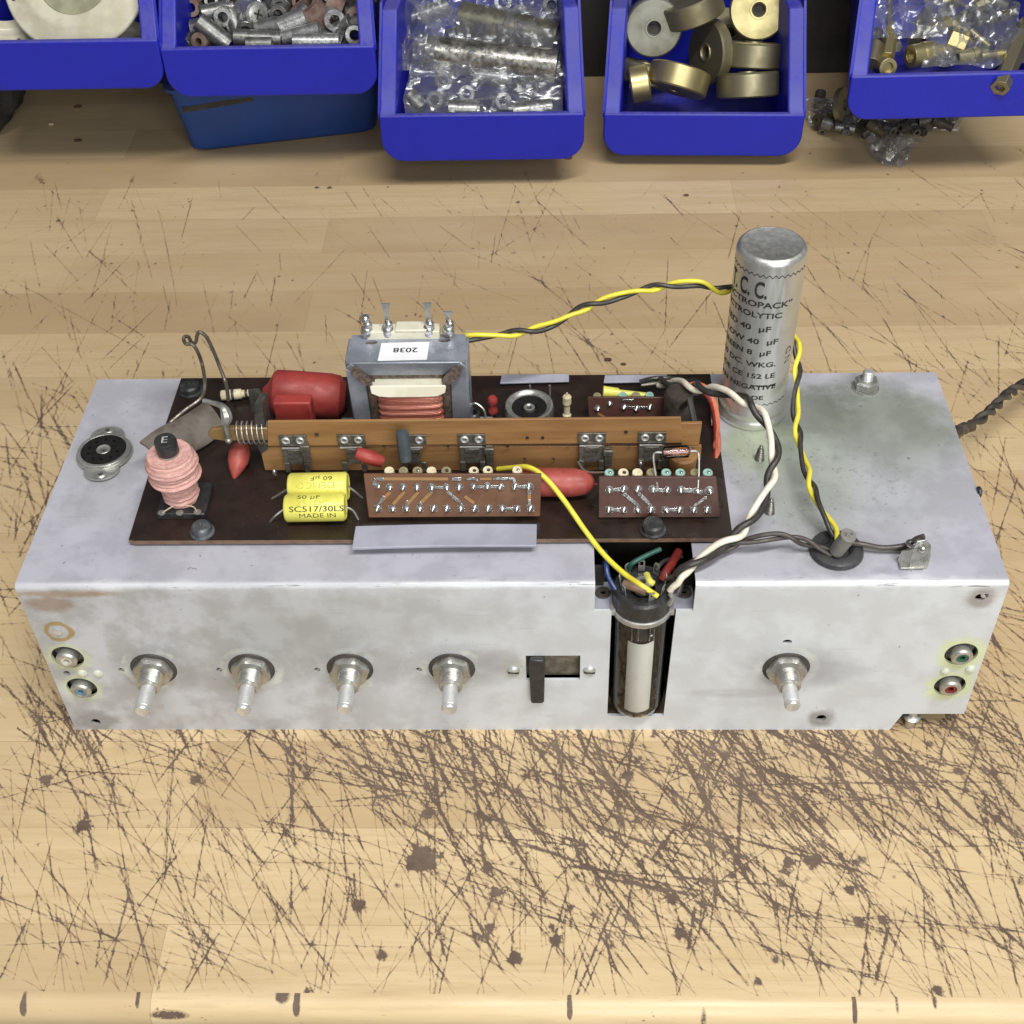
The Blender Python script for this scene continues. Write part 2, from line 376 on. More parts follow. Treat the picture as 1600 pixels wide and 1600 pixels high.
def build_bench():
    L = line_list()
    dots = []
    for (u, v, r, a) in [(658, 1343, 5.4, 1.2), (668, 1272, 2.2, 1), (805, 1497, 2.4, 1), (765, 1450, 1.8, 1), (775, 1395, 1.7, 1), (868, 1470, 1.9, 1), (862, 1448, 1, 1), (1062, 1458, 2.0, 1), (1327, 1390, 1.5, 1), (1232, 1347, 1.8, 1),
                         (1268, 1345, 2.4, 1), (1380, 1438, 1.7, 1), (1050, 1405, 1.6, 1), (1342, 1440, 1.9, 1), (597, 1493, 1.6, 1), (560, 1415, 2.3, 1), (72, 1218, 2.3, 1), (130, 1290, 2.6, .9), (305, 1218, 2, 1), (495, 293, 1.6, .8), (515, 293, 1.6, .8),
                         (1212, 1500, .9, 1), (1540, 1282, 1.3, 1), (1560, 1277, 1, 1), (1465, 1547, 1.6, .9), (1184, 1534, 1.3, .9), (892, 1418, .9, 1), (480, 1548, 1.1, .9), (90, 345, 1.3, .7), (1325, 395, 1.0, .8)]:
        p = P(u, v, z=0); dots.append((p.x, p.y, r, a))
    for i in range(70):
        x = RNG.uniform(-40, 200); y = RNG.uniform(-75, 5); dots.append((x, y, RNG.uniform(.5, 1.7), .55))
    for i in range(26):
        x = RNG.uniform(-190, 190); y = RNG.uniform(-100, -5); dots.append((x, y, RNG.uniform(.4, 1.1), .6))
    for i in range(110):
        dots.append((RNG.uniform(-330, 370), 130 + 370 * RNG.random() ** .6, RNG.uniform(.4, 1.0), .75))
    mb_v, mb_f, att, crk = [], [], [], []; off = 0
    YF = -118.5
    for z in [(-216, 216, YF, 6, .32, .32), (-420, -186, 6, 134, .5, .5), (186, 420, 6, 134, .42, .42), (-520, 520, 134, 470, .62, .8), (-520, 520, 470, 760, 2, 2)]:
        xs, ys, F = zone(*z, L, dots); nx, ny = len(xs), len(ys)
        # stretch the last row and column on to the exact border
        xs = np.interp(xs, [xs[0], xs[-1]], [z[0], z[1]]); ys = np.interp(ys, [ys[0], ys[-1]], [z[2], z[3]])
        X, Y = np.meshgrid(xs, ys); mb_v.append(np.stack([X.ravel(), Y.ravel(), np.zeros(nx * ny)], 1)); att.append(F.ravel())
        k_ = max(2, int(2.6 / (xs[1] - xs[0]))); G = np.minimum(F, 1.2)
        for ax_ in (0, 1):
            for _ in (0, 1): cs = np.cumsum(np.pad(G, [(k_ + 1, k_) if q_ == ax_ else (0, 0) for q_ in (0, 1)], mode='edge'), axis=ax_); G = (np.take(cs, range(2 * k_ + 1, cs.shape[ax_]), ax_) - np.take(cs, range(0, cs.shape[ax_] - 2 * k_ - 1), ax_)) / (2 * k_ + 1)
        crk.append((np.clip((G - .07) / .26, 0, 1) if z[3] < 200 else np.zeros_like(G)).ravel())
        a = (np.arange(ny - 1)[:, None] * nx + np.arange(nx - 1)[None, :]).ravel() + off
        mb_f.append(np.stack([a, a + 1, a + nx + 1, a + nx], 1)); off += nx * ny
    # plain sheets at the sides, hidden strip under the chassis, rounded nose and front face
    def strip(pts, x0, x1, n):
        nonlocal off
        xs = np.linspace(x0, x1, n); m = len(pts)
        V = np.array([(x, p[0], p[1]) for p in pts for x in xs]); mb_v.append(V)
        W = np.zeros(len(V)); att.append(W); crk.append(W * 0)
        a = (np.arange(m - 1)[:, None] * n + np.arange(n - 1)[None, :]).ravel() + off
        mb_f.append(np.stack([a, a + n, a + n + 1, a + 1], 1)); off += len(V); return W, V
    strip([(134, 0), (6, 0)], -186, 186, 2)
    for a, b in ((-900, -216), (216, 900)): strip([(6, 0), (YF, 0)], a, b, 2)
    for a, b in ((-900, -420), (420, 900)): strip([(134, 0), (6, 0)], a, b, 2)
    for a, b in ((-900, -520), (520, 900)): strip([(760, 0), (134, 0)], a, b, 2)
    r = 8.0
    nose = [(YF - r * math.sin(t), -r + r * math.cos(t)) for t in np.linspace(0, pi / 2, 15)]
    nose += [(YF - r, -r - 30), (YF - r + 4, -r - 30)]
    W, V = strip(nose, -900, 900, 3601)
    # nicks in the nose, each with its own place
    for (u, wd, up, dn, am) in [(38, 1.2, 0, 4.5, 1.2), (265, 7, 2.4, 5.6, .8), (463, 1.2, -1, 4, 1.2), (440, 2.5, -.5, .6, .8), (890, .9, -1, 4.5, 1.1), (1338, .8, -1, 5.5, 1.2), (1100, 1.0, 1, 8, .6), (215, .8, -1, 2, .8), (1465, .8, -1, 1, .7), (1405, .6, -1, 2, .6)]:
        p = P(u, 1570, y=YF - 4)
        s = np.hypot((V[:, 0] - p.x) / wd, (np.maximum(-V[:, 2], 0) - (up + dn) / 2) / max((dn - up) / 2, .8))
        W += am / (1 + np.exp((s - 1) / .12)) * (V[:, 2] > -25)
    V = np.concatenate(mb_v) * S; Fc = np.concatenate(mb_f)
    me = bpy.data.meshes.new('workbench_top')
    me.vertices.add(len(V)); me.vertices.foreach_set('co', V.ravel().astype(np.float32))
    me.loops.add(len(Fc) * 4); me.loops.foreach_set('vertex_index', Fc.ravel().astype(np.int32))
    me.polygons.add(len(Fc)); me.polygons.foreach_set('loop_start', np.arange(0, len(Fc) * 4, 4, dtype=np.int32))
    me.polygons.foreach_set('use_smooth', np.ones(len(Fc), dtype=bool))
    me.update(calc_edges=True)
    A = me.attributes.new('wear', 'FLOAT', 'POINT'); A.data.foreach_set('value', np.concatenate(att).astype(np.float32))
    A = me.attributes.new('crackle', 'FLOAT', 'POINT'); A.data.foreach_set('value', np.concatenate(crk).astype(np.float32))
    me.materials.append(bench_material())
    o = bpy.data.objects.new('workbench_top', me); COL.objects.link(o)
    return tag(o, 'pale beech workbench top of glued staves, hacked all over with dark knife cuts', 'workbench', kind='structure')
build_bench()

m_floor = mat('floor_grey', (.42, .40, .37), (.30, .28, .26), 6, .6)
fl = MB(); fl.box2((-2500, -2500, -905), (2500, 2500, -900)); tag(link('floor', fl, m_floor), 'pale grey floor below the workbench edge', 'floor', kind='structure')
m_wall = mat('dark_back_wall', (.025, .022, .02), (.012, .011, .01), 20, .7)  # shade behind the bins is put into the panel's dark colour
wl = MB(); wl.box2((-900, 623, 0.5), (900, 633, 460)); wl.box2((-900, 560, 460.5), (900, 633, 470)); tag(link('back_wall', wl, m_wall), 'dark panel behind the blue bins with an added shelf above', 'wall', kind='structure')  # upper board: unseen shelf added to darken the gaps between the bins

# ================================================================== light
world = bpy.data.worlds.new('World'); sc.world = world; world.use_nodes = True
bg = world.node_tree.nodes['Background']; bg.inputs[0].default_value = (.95, .95, 1.0, 1); bg.inputs[1].default_value = .17
def area(name, loc, target, size, power, col):
    l = bpy.data.lights.new(name, 'AREA'); l.shape = 'RECTANGLE'; l.size, l.size_y = size; l.energy = power; l.color = col
    o = bpy.data.objects.new(name, l); COL.objects.link(o); o.location = [q * S for q in loc]
    o.rotation_euler = (Vector(target) - Vector(loc)).to_track_quat('-Z', 'Y').to_euler(); return o
area('ceiling_strip_lamp', (420, -740, 2200), (0, 200, 0), (1.6, .2), 52, (1.0, .985, .96))
area('front_fill_light', (520, -1500, 800), (0, 0, 50), (1.3, .9), 22, (.97, 1.0, .97))  # soft fill added behind the camera to brighten the front faces
sc.view_settings.view_transform = 'Standard'; sc.view_settings.look = 'None'; sc.view_settings.gamma = 1; sc.view_settings.use_curve_mapping = False
sc.view_settings.exposure = 0
# ================================================================== materials of the set
W2, DP, H = 190.0, 129.0, 91.5
PX = [-146.6, -106.0, -65.4, -23.6, 112.2]; PZ = 41.2

def chassis_material():
    t = NT('worn_grey_paint')
    n1 = t.noise(9, 3, .5, t.mapv((1, 1, 1.6))); n2 = t.noise(46, 5, .65); n3 = t.noise(300, 4, .7)
    c = t.mix(t.ss(n1, .34, .68), (.51, .515, .55), (.465, .47, .495))
    c = t.mix(t.ss(n2, .58, .76, 0, .16), c, (.34, .34, .35))
    sep = t.n.new('ShaderNodeSeparateXYZ'); t.l.new(t.co, sep.inputs[0])
    x, y, z = [t.math('MULTIPLY', sep.outputs[i], 1000) for i in range(3)]
    top = t.ss(z, H - 1.5, H - .3)
    # lamp tints painted in: mauve top, cool white front stronger to the right; grime greys its left
    c = t.mix(t.math('MULTIPLY', top, .55), c, (.42, .405, .475))
    front = t.math('SUBTRACT', 1, top)
    c = t.mix(t.math('MULTIPLY', front, t.ss(x, -140, 60, .05, .6)), c, (.70, .73, .745))
    gl = t.math('MULTIPLY', t.math('MULTIPLY', front, t.ss(x, -160, 20, 1, 0)), t.ss(n2, .42, .62, 0, .38))
    c = t.mix(gl, c, (.29, .295, .28))
    def blot(c, p, r, col, amt, sc=(1, 1, 1), soft=.6, ns=None, nlo=.35, nhi=.6):
        d = t.dist(p, sc); nn = t.noise(ns or 60, 5, .7)
        d = t.math('ADD', d, t.math('MULTIPLY', t.math('SUBTRACT', nn, .5), r * .9))
        m = t.ss(d, r * (1 - soft), r, amt, 0)
        return t.mix(m, c, col)
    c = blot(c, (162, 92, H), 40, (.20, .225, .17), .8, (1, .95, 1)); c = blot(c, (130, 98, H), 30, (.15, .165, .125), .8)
    c = blot(c, (104, 78, H), 22, (.33, .39, .23), .75); c = blot(c, (122, 62, H), 34, (.31, .35, .28), .7)
    c = blot(c, (120, 40, H), 30, (.35, .37, .34), .6); c = blot(c, (150, 60, H), 45, (.38, .40, .39), .45); c = blot(c, (-172, 75, H), 24, (.33, .34, .33), .5, (1, .9, 1)); c = blot(c, (-170, 45, H), 16, (.38, .38, .40), .5)
    c = blot(c, (-155, 114, H), 16, (.30, .30, .33), .4); c = blot(c, (-150, 20, H), 14, (.36, .35, .41), .35); c = blot(c, (127, 14, H), 15, (.25, .25, .26), .5)
    c = blot(c, (145, 4, H), 10, (.34, .33, .42), .5, (1, 1.6, 1)); c = blot(c, (178, 60, H), 22, (.40, .40, .42), .4); c = blot(c, (10, 10, H), 30, (.44, .43, .50), .3, (.6, 2, 1))
    # pitting speckle round the smoothing can
    sp = t.math('MULTIPLY', t.ss(t.noise(420, 3, .7), .58, .66), t.ss(t.dist((125, 65, H)), 28, 48, .6, 0))
    c = t.mix(sp, c, (.22, .235, .21))
    for i, px in enumerate(PX):
        c = blot(c, (px + 3, 0, PZ + 1), 21, (.28, .28, .28), .55 if i != 4 else .4, (.75, 1, 1.2), ns=45)
        # bare ring and chips round each bush
        d = t.dist((px, 0, PZ)); nn = t.noise(260, 4, .7)
        d = t.math('ADD', d, t.math('MULTIPLY', t.math('SUBTRACT', nn, .5), 6))
        ch = t.math('MULTIPLY', t.ss(t.math('ABSOLUTE', t.math('SUBTRACT', d, 11.8)), .5, 2.2, .6, 0), t.ss(t.noise(70, 3, .6, t.mapv(loc=(i * .3, 0, 0))), .42, .6)); c = t.mix(ch, c, (.64, .67, .60))
    for (px, pz, r) in [(-180.4, 48.8, 11), (-179.7, 28.8, 10.5), (180.6, 49.8, 12.5), (180.2, 29.9, 12)]:
        c = blot(c, (px, 0, pz), r, (.62, .68, .34), .75 if px > 0 else .5, soft=.45, ns=150)
    # old varnish ring, brown scuffs at the corners, grime round the screw holes
    d = t.dist((-179.7, 0, 64.7), (1, 1, 1.05)); d = t.math('ADD', d, t.math('MULTIPLY', t.math('SUBTRACT', t.noise(190, 3), .5), 3.4))
    c = t.mix(t.ss(t.math('ABSOLUTE', t.math('SUBTRACT', d, 5.1)), .7, 1.5, .85, 0), c, (.36, .24, .07))
    c = blot(c, (-179, 0, 81), 8.5, (.28, .20, .15), .8, (.7, 1, 1.3), ns=130); c = blot(c, (-172, 0, 87), 14, (.33, .23, .15), .75, (.5, 1, 5), ns=130)
    c = blot(c, (180.7, 0, 83), 8, (.22, .17, .14), .65, ns=150); c = blot(c, (-179.6, 0, 6), 10, (.20, .19, .17), .7, (.7, 1, 1), ns=110); c = blot(c, (131, 0, 8), 8, (.22, .2, .19), .75, ns=150)
    c = blot(c, (1.5, 0, 41), 9, (.42, .44, .34), .5, ns=130); c = blot(c, (-3, 0, 46), 10, (.34, .32, .34), .4)
    c = blot(c, (126, 0, 38), 16, (.36, .37, .40), .5, (.6, 1, 1.3)); c = blot(c, (-125, 0, 33), 18, (.36, .36, .35), .45, (.6, 1, 2)); c = blot(c, (-60, 0, 72), 40, (.38, .385, .37), .4, (.5, 1, 2))
    c = blot(c, (-90, 0, 60), 30, (.33, .34, .33), .45, (.6, 1, 1.5)); c = blot(c, (95, 0, 25), 12, (.4, .4, .4), .4, (.4, 1, 3))
    # small dark specks, scratches and the rubbed bend with its highlight painted in
    c = t.mix(t.ss(n3, .68, .71, 0, .8), c, (.12, .12, .11))
    sc1 = t.noise(1, 3, .6, t.mapv((25, 25, 900))); c = t.mix(t.math('MULTIPLY', t.ss(sc1, .66, .72, 0, .3), front), c, (.25, .25, .25))
    sc2 = t.noise(1, 3, .6, t.mapv((30, 600, 30), (0, 0, .2))); c = t.mix(t.math('MULTIPLY', t.ss(sc2, .68, .74, 0, .3), top), c, (.27, .27, .3))
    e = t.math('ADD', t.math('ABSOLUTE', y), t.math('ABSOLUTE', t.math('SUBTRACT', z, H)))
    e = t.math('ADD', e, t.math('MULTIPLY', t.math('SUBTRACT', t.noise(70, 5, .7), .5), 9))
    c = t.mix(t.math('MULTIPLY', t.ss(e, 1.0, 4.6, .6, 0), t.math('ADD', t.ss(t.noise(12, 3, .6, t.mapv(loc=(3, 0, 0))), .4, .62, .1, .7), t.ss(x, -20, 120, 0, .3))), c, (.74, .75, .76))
    es = t.math('MULTIPLY', t.ss(e, 2, 5, 1, 0), t.ss(t.noise(1, 4, .7, t.mapv((60, 700, 700))), .6, .66))
    c = t.mix(t.math('MULTIPLY', es, .8), c, (.22, .2, .18))
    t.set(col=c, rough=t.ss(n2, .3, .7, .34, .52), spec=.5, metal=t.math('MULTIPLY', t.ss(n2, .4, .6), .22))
    t.bump(t.math('ADD', n3, t.math('MULTIPLY', n2, 2.)), .22, .0003)
    return t.m
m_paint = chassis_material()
m_dark = mat('dark_interior', (.02, .018, .015), (.05, .04, .03), 90, .7)
m_zinc = mat('zinc_plated', (.54, .535, .50), (.40, .395, .36), 130, .34, .75, bump=.04)
m_alu = mat('turned_aluminium', (.74, .74, .73), (.60, .60, .59), 200, .36, .65, bump=.04)
m_solder = mat('solder', (.70, .70, .68), (.5, .5, .49), 400, .25, .95, bump=.15)
m_fibre = mat('dark_fibre_washer', (.06, .052, .045), None, 400, .6)
m_black = mat('black_plastic', (.022, .022, .024), (.035, .034, .034), 300, .38)
m_bake = mat('black_bakelite', (.008, .008, .008), (.014, .013, .012), 300, .55, spec=.3)
m_rubber = mat('black_rubber', (.03, .032, .033), (.05, .05, .05), 200, .5)
m_pax = mat('brown_board', (.026, .014, .010), (.016, .010, .008), 60, .36, spec=.55, bump=.05)
m_paxedge = mat('brown_board_edge', (.2, .12, .08), None, 200, .6)
m_tan = mat('tan_fibre_strip', (.32, .17, .065), (.25, .125, .045), 40, .5, stretch=(.4, 1, 5), bump=.1)
m_mod = mat('module_board', (.155, .072, .036), (.115, .05, .026), 60, .42)
m_mod2 = mat('module_board_dark', (.085, .036, .026), (.06, .026, .02), 60, .42)
m_cream = mat('cream_ceramic', (.72, .66, .45), (.55, .46, .3), 300, .45)
m_teal = mat('teal_ceramic', (.30, .48, .42), (.2, .34, .3), 300, .45)
m_olive = mat('olive_ceramic', (.22, .19, .10), (.3, .26, .15), 300, .5)
m_yel = mat('yellow_sleeve', (.74, .70, .14), (.66, .61, .11), 120, .33, spec=.5, bump=.04)
m_ink = mat('black_ink', (.05, .045, .02), (.09, .08, .03), 500, .6)
m_ink2 = mat('faded_ink', (.45, .38, .07), (.6, .52, .1), 700, .6)
m_red = mat('red_lacquer', (.34, .042, .034), (.26, .03, .026), 80, .55, bump=.1)
m_red2 = mat('red_blob_lacquer', (.40, .085, .065), (.30, .05, .042), 80, .5, bump=.1)
m_frame = mat('grey_transformer_frame', (.34, .36, .42), (.25, .27, .31), 70, .34, metal=.35, bump=.12)
m_lam = mat('laminated_core', (.10, .075, .06), (.2, .15, .12), 600, .5, metal=.4, stretch=(1, 6, 1))
m_pad = mat('pale_bobbin', (.70, .67, .54), (.62, .58, .45), 90, .4)
m_paper = mat('white_paper_label', (.82, .82, .84), (.76, .76, .78), 60, .7, bump=.03)
m_wblk = mat('black_wire', (.03, .027, .024), (.045, .04, .035), 200, .42)
m_wbrn = mat('dark_brown_wire', (.075, .06, .052), None, 200, .45)
m_wyel = mat('yellow_wire', (.78, .68, .06), (.68, .58, .05), 200, .4)
m_wwht = mat('cream_wire', (.80, .74, .62), (.7, .63, .5), 200, .45)
m_worg = mat('orange_wire', (.62, .17, .09), None, 200, .42)
m_wred = mat('red_wire', (.22, .025, .02), None, 200, .42)
m_wblu = mat('blue_wire', (.02, .045, .15), None, 200, .42)
m_wgrn = mat('green_wire', (.02, .09, .07), None, 200, .42)
m_grys = mat('grey_sleeve', (.22, .21, .19), (.16, .15, .13), 150, .5)
m_pink = mat('pink_cotton_winding', (.68, .40, .355), (.56, .29, .25), 500, .8, bump=.6, stretch=(1, 1, 5))
m_card = mat('grey_brown_card', (.17, .145, .12), (.09, .07, .055), 50, .7, bump=.3)
m_strip = mat('pale_grey_strip', (.36, .36, .43), (.30, .30, .36), 50, .42)
m_white = mat('phosphor_white', (.92, .90, .83), (.90, .88, .8), 100, .5, bump=0)

def cu_mat():
    t = NT('enamelled_copper_winding'); sep = t.n.new('ShaderNodeSeparateXYZ'); t.l.new(t.co, sep.inputs[0])
    n = t.noise(1, 3, .6, t.mapv((20, 20, 700))); w = t.math('SINE', t.math('MULTIPLY', sep.outputs[2], 11000))
    t.set(col=t.mix(t.ss(n, .35, .65), (.90, .40, .30), (.60, .17, .12)), metal=.45, rough=.33); t.bump(t.math('ADD', w, t.math('MULTIPLY', n, 3)), .5, .0002); return t.m
m_cu = cu_mat()
def can_mat():
    t = NT('brushed_aluminium_can'); v = t.mapv((1, 1, .12)); n = t.noise(420, 4, .6, v); n2 = t.noise(55, 4, .6)
    t.set(col=t.mix(t.ss(n2, .4, .7), (.70, .70, .67), (.62, .62, .59)), metal=.88, rough=t.ss(n, .3, .7, .34, .48)); t.bump(n, .12, .0003); return t.m
m_can = can_mat()
def glass_mat(name, tint=(1, 1, 1), rough=.02):
    t = NT(name); t.n.remove(t.b)
    tr = t.n.new('ShaderNodeBsdfTransparent'); tr.inputs[0].default_value = (*tint, 1); gl = t.n.new('ShaderNodeBsdfGlossy'); gl.inputs['Roughness'].default_value = rough
    fr = t.n.new('ShaderNodeFresnel'); fr.inputs[0].default_value = 1.5; mx = t.n.new('ShaderNodeMixShader')
    t.l.new(fr.outputs[0], mx.inputs[0]); t.l.new(tr.outputs[0], mx.inputs[1]); t.l.new(gl.outputs[0], mx.inputs[2]); t.l.new(mx.outputs[0], t.out.inputs[0]); return t.m
m_glass = glass_mat('valve_glass', (.97, .97, .97)); m_glass2 = glass_mat('diode_glass', (.9, .8, .8))

# ================================================================== the chassis: ONE thing
CH = bpy.data.objects.new('radio_chassis', None); COL.objects.link(CH); CH.empty_display_size = .05
tag(CH, 'worn grey metal radio chassis lying across the bench with valve, pots and brown circuit board', 'radio chassis')
def part(name, mb, m, par=None, **k): return link(name, mb, m, par or CH, **k)

sh = MB(); T = 1.3
holes = []
for px in PX: holes.append(circ(px, PZ, 9.6))
holes += [circ(-180.4, 48.8, 6.6), circ(-179.7, 28.8, 6.4), circ(180.6, 49.8, 6.6), circ(180.2, 29.9, 6.4), circ(-179.6, 5.5, 2.0), circ(130.9, 8.1, 2.1), circ(180.7, 83.2, 2.0), circ(110.7, 57.5, 1.9, sy=.7)]
holes += [circ(px - 13.6, PZ - .7, 1.3, 14) for px in PX[:4]]
holes += [[(6.8, 33.6), (28.8, 33.6), (28.8, 49.3), (6.8, 49.3)], circ(-170.5, 38.4, 1.5, 14), circ(-183.5, 38.6, 1.4, 14)]
B = 2.2
outer = [(-W2, 0), (161, 0), (164.6, 11), (W2, 11), (W2, H - B), (72.2, H - B), (72.2, 76), (65.6, 76), (64.4, 9.6), (40.6, 9.6), (40.6, 76), (34.0, 76), (34.0, H - B), (-W2, H - B)]
vs, fs = plate2d(outer, holes, T, lambda a, b, t: (a, t, b)); sh.add(vs, fs)
th = [circ(-173.2, 76, 9.5), circ(127.6, 16.5, 6.2)]
outer = [(-W2, B), (34.0, B), (34.0, 24), (72.2, 24), (72.2, B), (W2, B), (W2, DP), (-W2, DP)]
vs, fs = plate2d(outer, th, T, lambda a, b, t: (a, b, H - T + t)); sh.add(vs, fs)
for a, b in ((-W2, 34.0), (72.2, W2)):              # the bend
    pr = [(B - B * math.cos(q), H - B + B * math.sin(q)) for q in np.linspace(0, pi / 2, 9)] + [(B - (B - T) * math.cos(q), H - B + (B - T) * math.sin(q)) for q in np.linspace(pi / 2, 0, 9)]
    sh.prism(pr, (a, 0, 0), (0, 1, 0), (0, 0, 1), (b - a, 0, 0))
sh.box2((-W2, T, 0), (-W2 + T, DP - T, H - T)); sh.box2((W2 - T, T, 11), (W2, DP - T, H - T)); sh.box2((-W2, DP - T, 0), (W2, DP, H - T))
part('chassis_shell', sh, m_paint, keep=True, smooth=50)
inn = MB(); inn.box2((-W2 + 3, 42, 1), (W2 - 8, 43, H - 5)); inn.box2((-W2 + 3, 14, 3), (38, 15, H - 5)); inn.box2((67.5, 14, 3), (158, 15, H - 5)); inn.box2((38, 14, 3), (39, 42, H - 20)); inn.box2((66.5, 14, 3), (67.5, 42, H - 20)); inn.box2((-W2 + 5, 16, 12), (W2 - 14, 40, 13))
part('inner_screen', inn, m_dark, keep=True)
# socket bracket in the cut-out
br = MB(); vs, fs = plate2d([(33.2, 1.6), (73, 1.6), (73, 16), (33.2, 16)], [circ(52.3, 5.5, 11.3), circ(37.6, 9.6, 2.0), circ(69.4, 9.6, 2.0)], 1, lambda a, b, t: (a, b, 74.6 + t)); br.add(vs, fs); part('socket_bracket', br, m_strip)
for x in (37.6, 69.4):
    rv = MB(); rv.lathe([(1.1, 0), (2.7, 0), (3.1, .5), (2.9, 1), (1.1, 1)], (x, 9.6, 75.7), n=20, closed=True); part('eyelet', rv, m_fibre)

# ------------------------------------------------------------ potentiometers
def pot(px, first=None, hgt=22.5):
    b = MB(); y0 = -1.6
    n = 26; pr = []
    b.lathe([(9.4, 5), (9.6, 1.5), (9.4, .8), (6.2, .6), (6.2, -.2)], (px, 0, PZ), (0, 1, 0), 40)     # cup of the pot behind the hole
    pr = [(4.7, 0)] + [q for i in range(11) for q in ((4.85, .9 * i + .5), (4.45, .9 * i + .95))] + [(4.6, 10.4), (3.6, 10.7), (3.4, 10.4)]
    b.lathe(pr, (px, .5, PZ), (0, -1, 0), 32)
    o = part('potentiometer', b, m_zinc, smooth=25)
    w = MB(); w.lathe([(5, 0), (9.3, 0), (9.4, .6), (9.2, 1.0), (5, 1.0)], (px, .6, PZ), (0, -1, 0), 40, closed=True); link('washer', w, m_fibre, o)
    nu = MB(); a0 = random.uniform(-.5, .5)
    R = []
    for r, h in [(4.6, 0), (8.0, 0), (8.5, .5), (8.5, 2.3), (7.5, 3.0), (4.6, 2.9)]:
        ring = []
        for j in range(48):
            a = 2 * pi * j / 48; hexr = 7.3 / math.cos(((a - a0) % (pi / 3)) - pi / 6)
            rr = min(r, hexr) if r > 5 else r
            ring.append(Vector((px + rr * math.cos(a), -.45 - h, PZ + rr * math.sin(a))))
        R.append(ring)
    nu.rings(R, closed=True); link('hex_nut', nu, m_zinc, o, smooth=28)
    s = MB(); r = 3.1
    s.lathe([(r, 0), (r, 1), (r - .25, 1.2), (r - .25, 1.6), (r, 1.8), (r, hgt - 10), (r - .2, hgt - 9.8), (r - .2, hgt - 9.3), (r, hgt - 9), (r, hgt - 8 - .8), (r - .5, hgt - 8)], (px, -8, PZ), (0, -1, 0), 28)
    link('shaft', s, m_alu, o)
    return o
for i, px in enumerate(PX): pot(px, hgt=[22, 22, 21.5, 21.5, 20][i])
# locating pins seen in the little holes
for px in PX[:4]:
    b = MB(); b.cyl((px - 13.2, 3, PZ - .9), (px - 13.2, .3, PZ - .9), .7, n=10); part('locating_pin', b, m_zinc)

# ------------------------------------------------------------ phono sockets
for (x, z, c) in [(-180.4, 48.8, (.62, .60, .52)), (-179.7, 28.8, (.16, .25, .32)), (180.6, 49.8, (.03, .12, .07)), (180.2, 29.9, (.20, .025, .022))]:
    s = 1 if x > 0 else 1
    b = MB(); b.lathe([(2.5, -2.4), (3.6, -2.4), (4.3, -1.6), (4.35, 3.6), (6.5, 4.0), (6.5, 5), (2.4, 5)], (x, 0, z), (0, 1, 0), 32, closed=True)
    o = part('phono_socket', b, m_zinc)
    b = MB(); b.lathe([(1.2, -.6), (2.6, -.6), (2.7, 3), (1.2, 3)], (x, -1.5, z), (0, 1, 0), 24, closed=True); b.cyl((x, 4, z), (x, 1.4, z), 1.3)
    link('insulator', b, mat('socket_insulator', c, None, 300, .4), o)
    b = MB(); b.box2((x - 9 if x > 0 else x - 6.2, 5.2, z - 9), (x + 6.2, 6.2, z + 9)); link('backing_plate', b, mat('socket_paxolin', (.2, .17, .11), None, 200, .5), o)
for (x, z) in [(-177, 38.6), (-170.5, 38.4), (176.6, 39.2), (186.3, 40.4)]:
    b = MB(); b.lathe([(2.1, -.1), (2.0, .5), (1.3, 1.0), (.5, 1.15)], (x, 0, z), (0, -1, 0), 16); part('rivet', b, mat('painted_rivet', (.62, .65, .52), None, 200, .4))
b = MB(); b.lathe([(.9, .1), (1.7, .1), (1.8, .5), (1.2, .7)], (-180.2, 0, 64.6), (0, -1, 0), 16); part('rivet', b, m_alu)
b = MB(); b.lathe([(1.9, -.1), (1.8, .4), (1.1, .8)], (182.6, .8, 84.2), (0, -1, 0), 16); part('rivet', b, m_alu)

# ------------------------------------------------------------ slide switch
b = MB(); b.box2((5, 5.0, 31), (30.5, 6, 52)); b.box2((17, 2.0, 45.6), (28.5, 5, 46.7)); b.box2((17, 2.2, 46), (20.5, 4, 49.2)); o = part('slide_switch', b, mat('switch_paxolin', (.13, .11, .08), (.22, .19, .14), 260, .5))
b = MB()
b.prism([(8.4, 49.0), (14.2, 49.0), (14.4, 45), (14.3, 36), (14.0, 22.2), (13.2, 21.2), (9.0, 21.2), (8.4, 22.2), (8.2, 36), (8.0, 45)], (0, 3, 0), (1, 0, 0), (0, 0, 1), (0, -5.5, 0))
link('lever', b, m_black, o, bevel=.5)
b = MB(); b.lathe([(2.3, 0), (2.5, .4), (2.3, .8), (1.5, .8)], (11.3, 1.2, 46.6), (0, -.45, 1), 20); link('spring_cap', b, m_alu, o)
for x in (1.6, 32.6):
    b = MB(); b.lathe([(2.7, -.1), (2.6, .5), (1.9, 1.15), (1, 1.35)], (x, 0, 39.9), (0, -1, 0), 22); s_ = part('screw_head', b, mat('painted_screw', (.55, .56, .55), (.4, .4, .38), 300, .35, metal=.5))
    b = MB(); b.box((x, -1.25, 39.9), (4.4, .5, .7), Euler((0, .08, 0)).to_matrix()); link('slot', b, m_dark, s_)

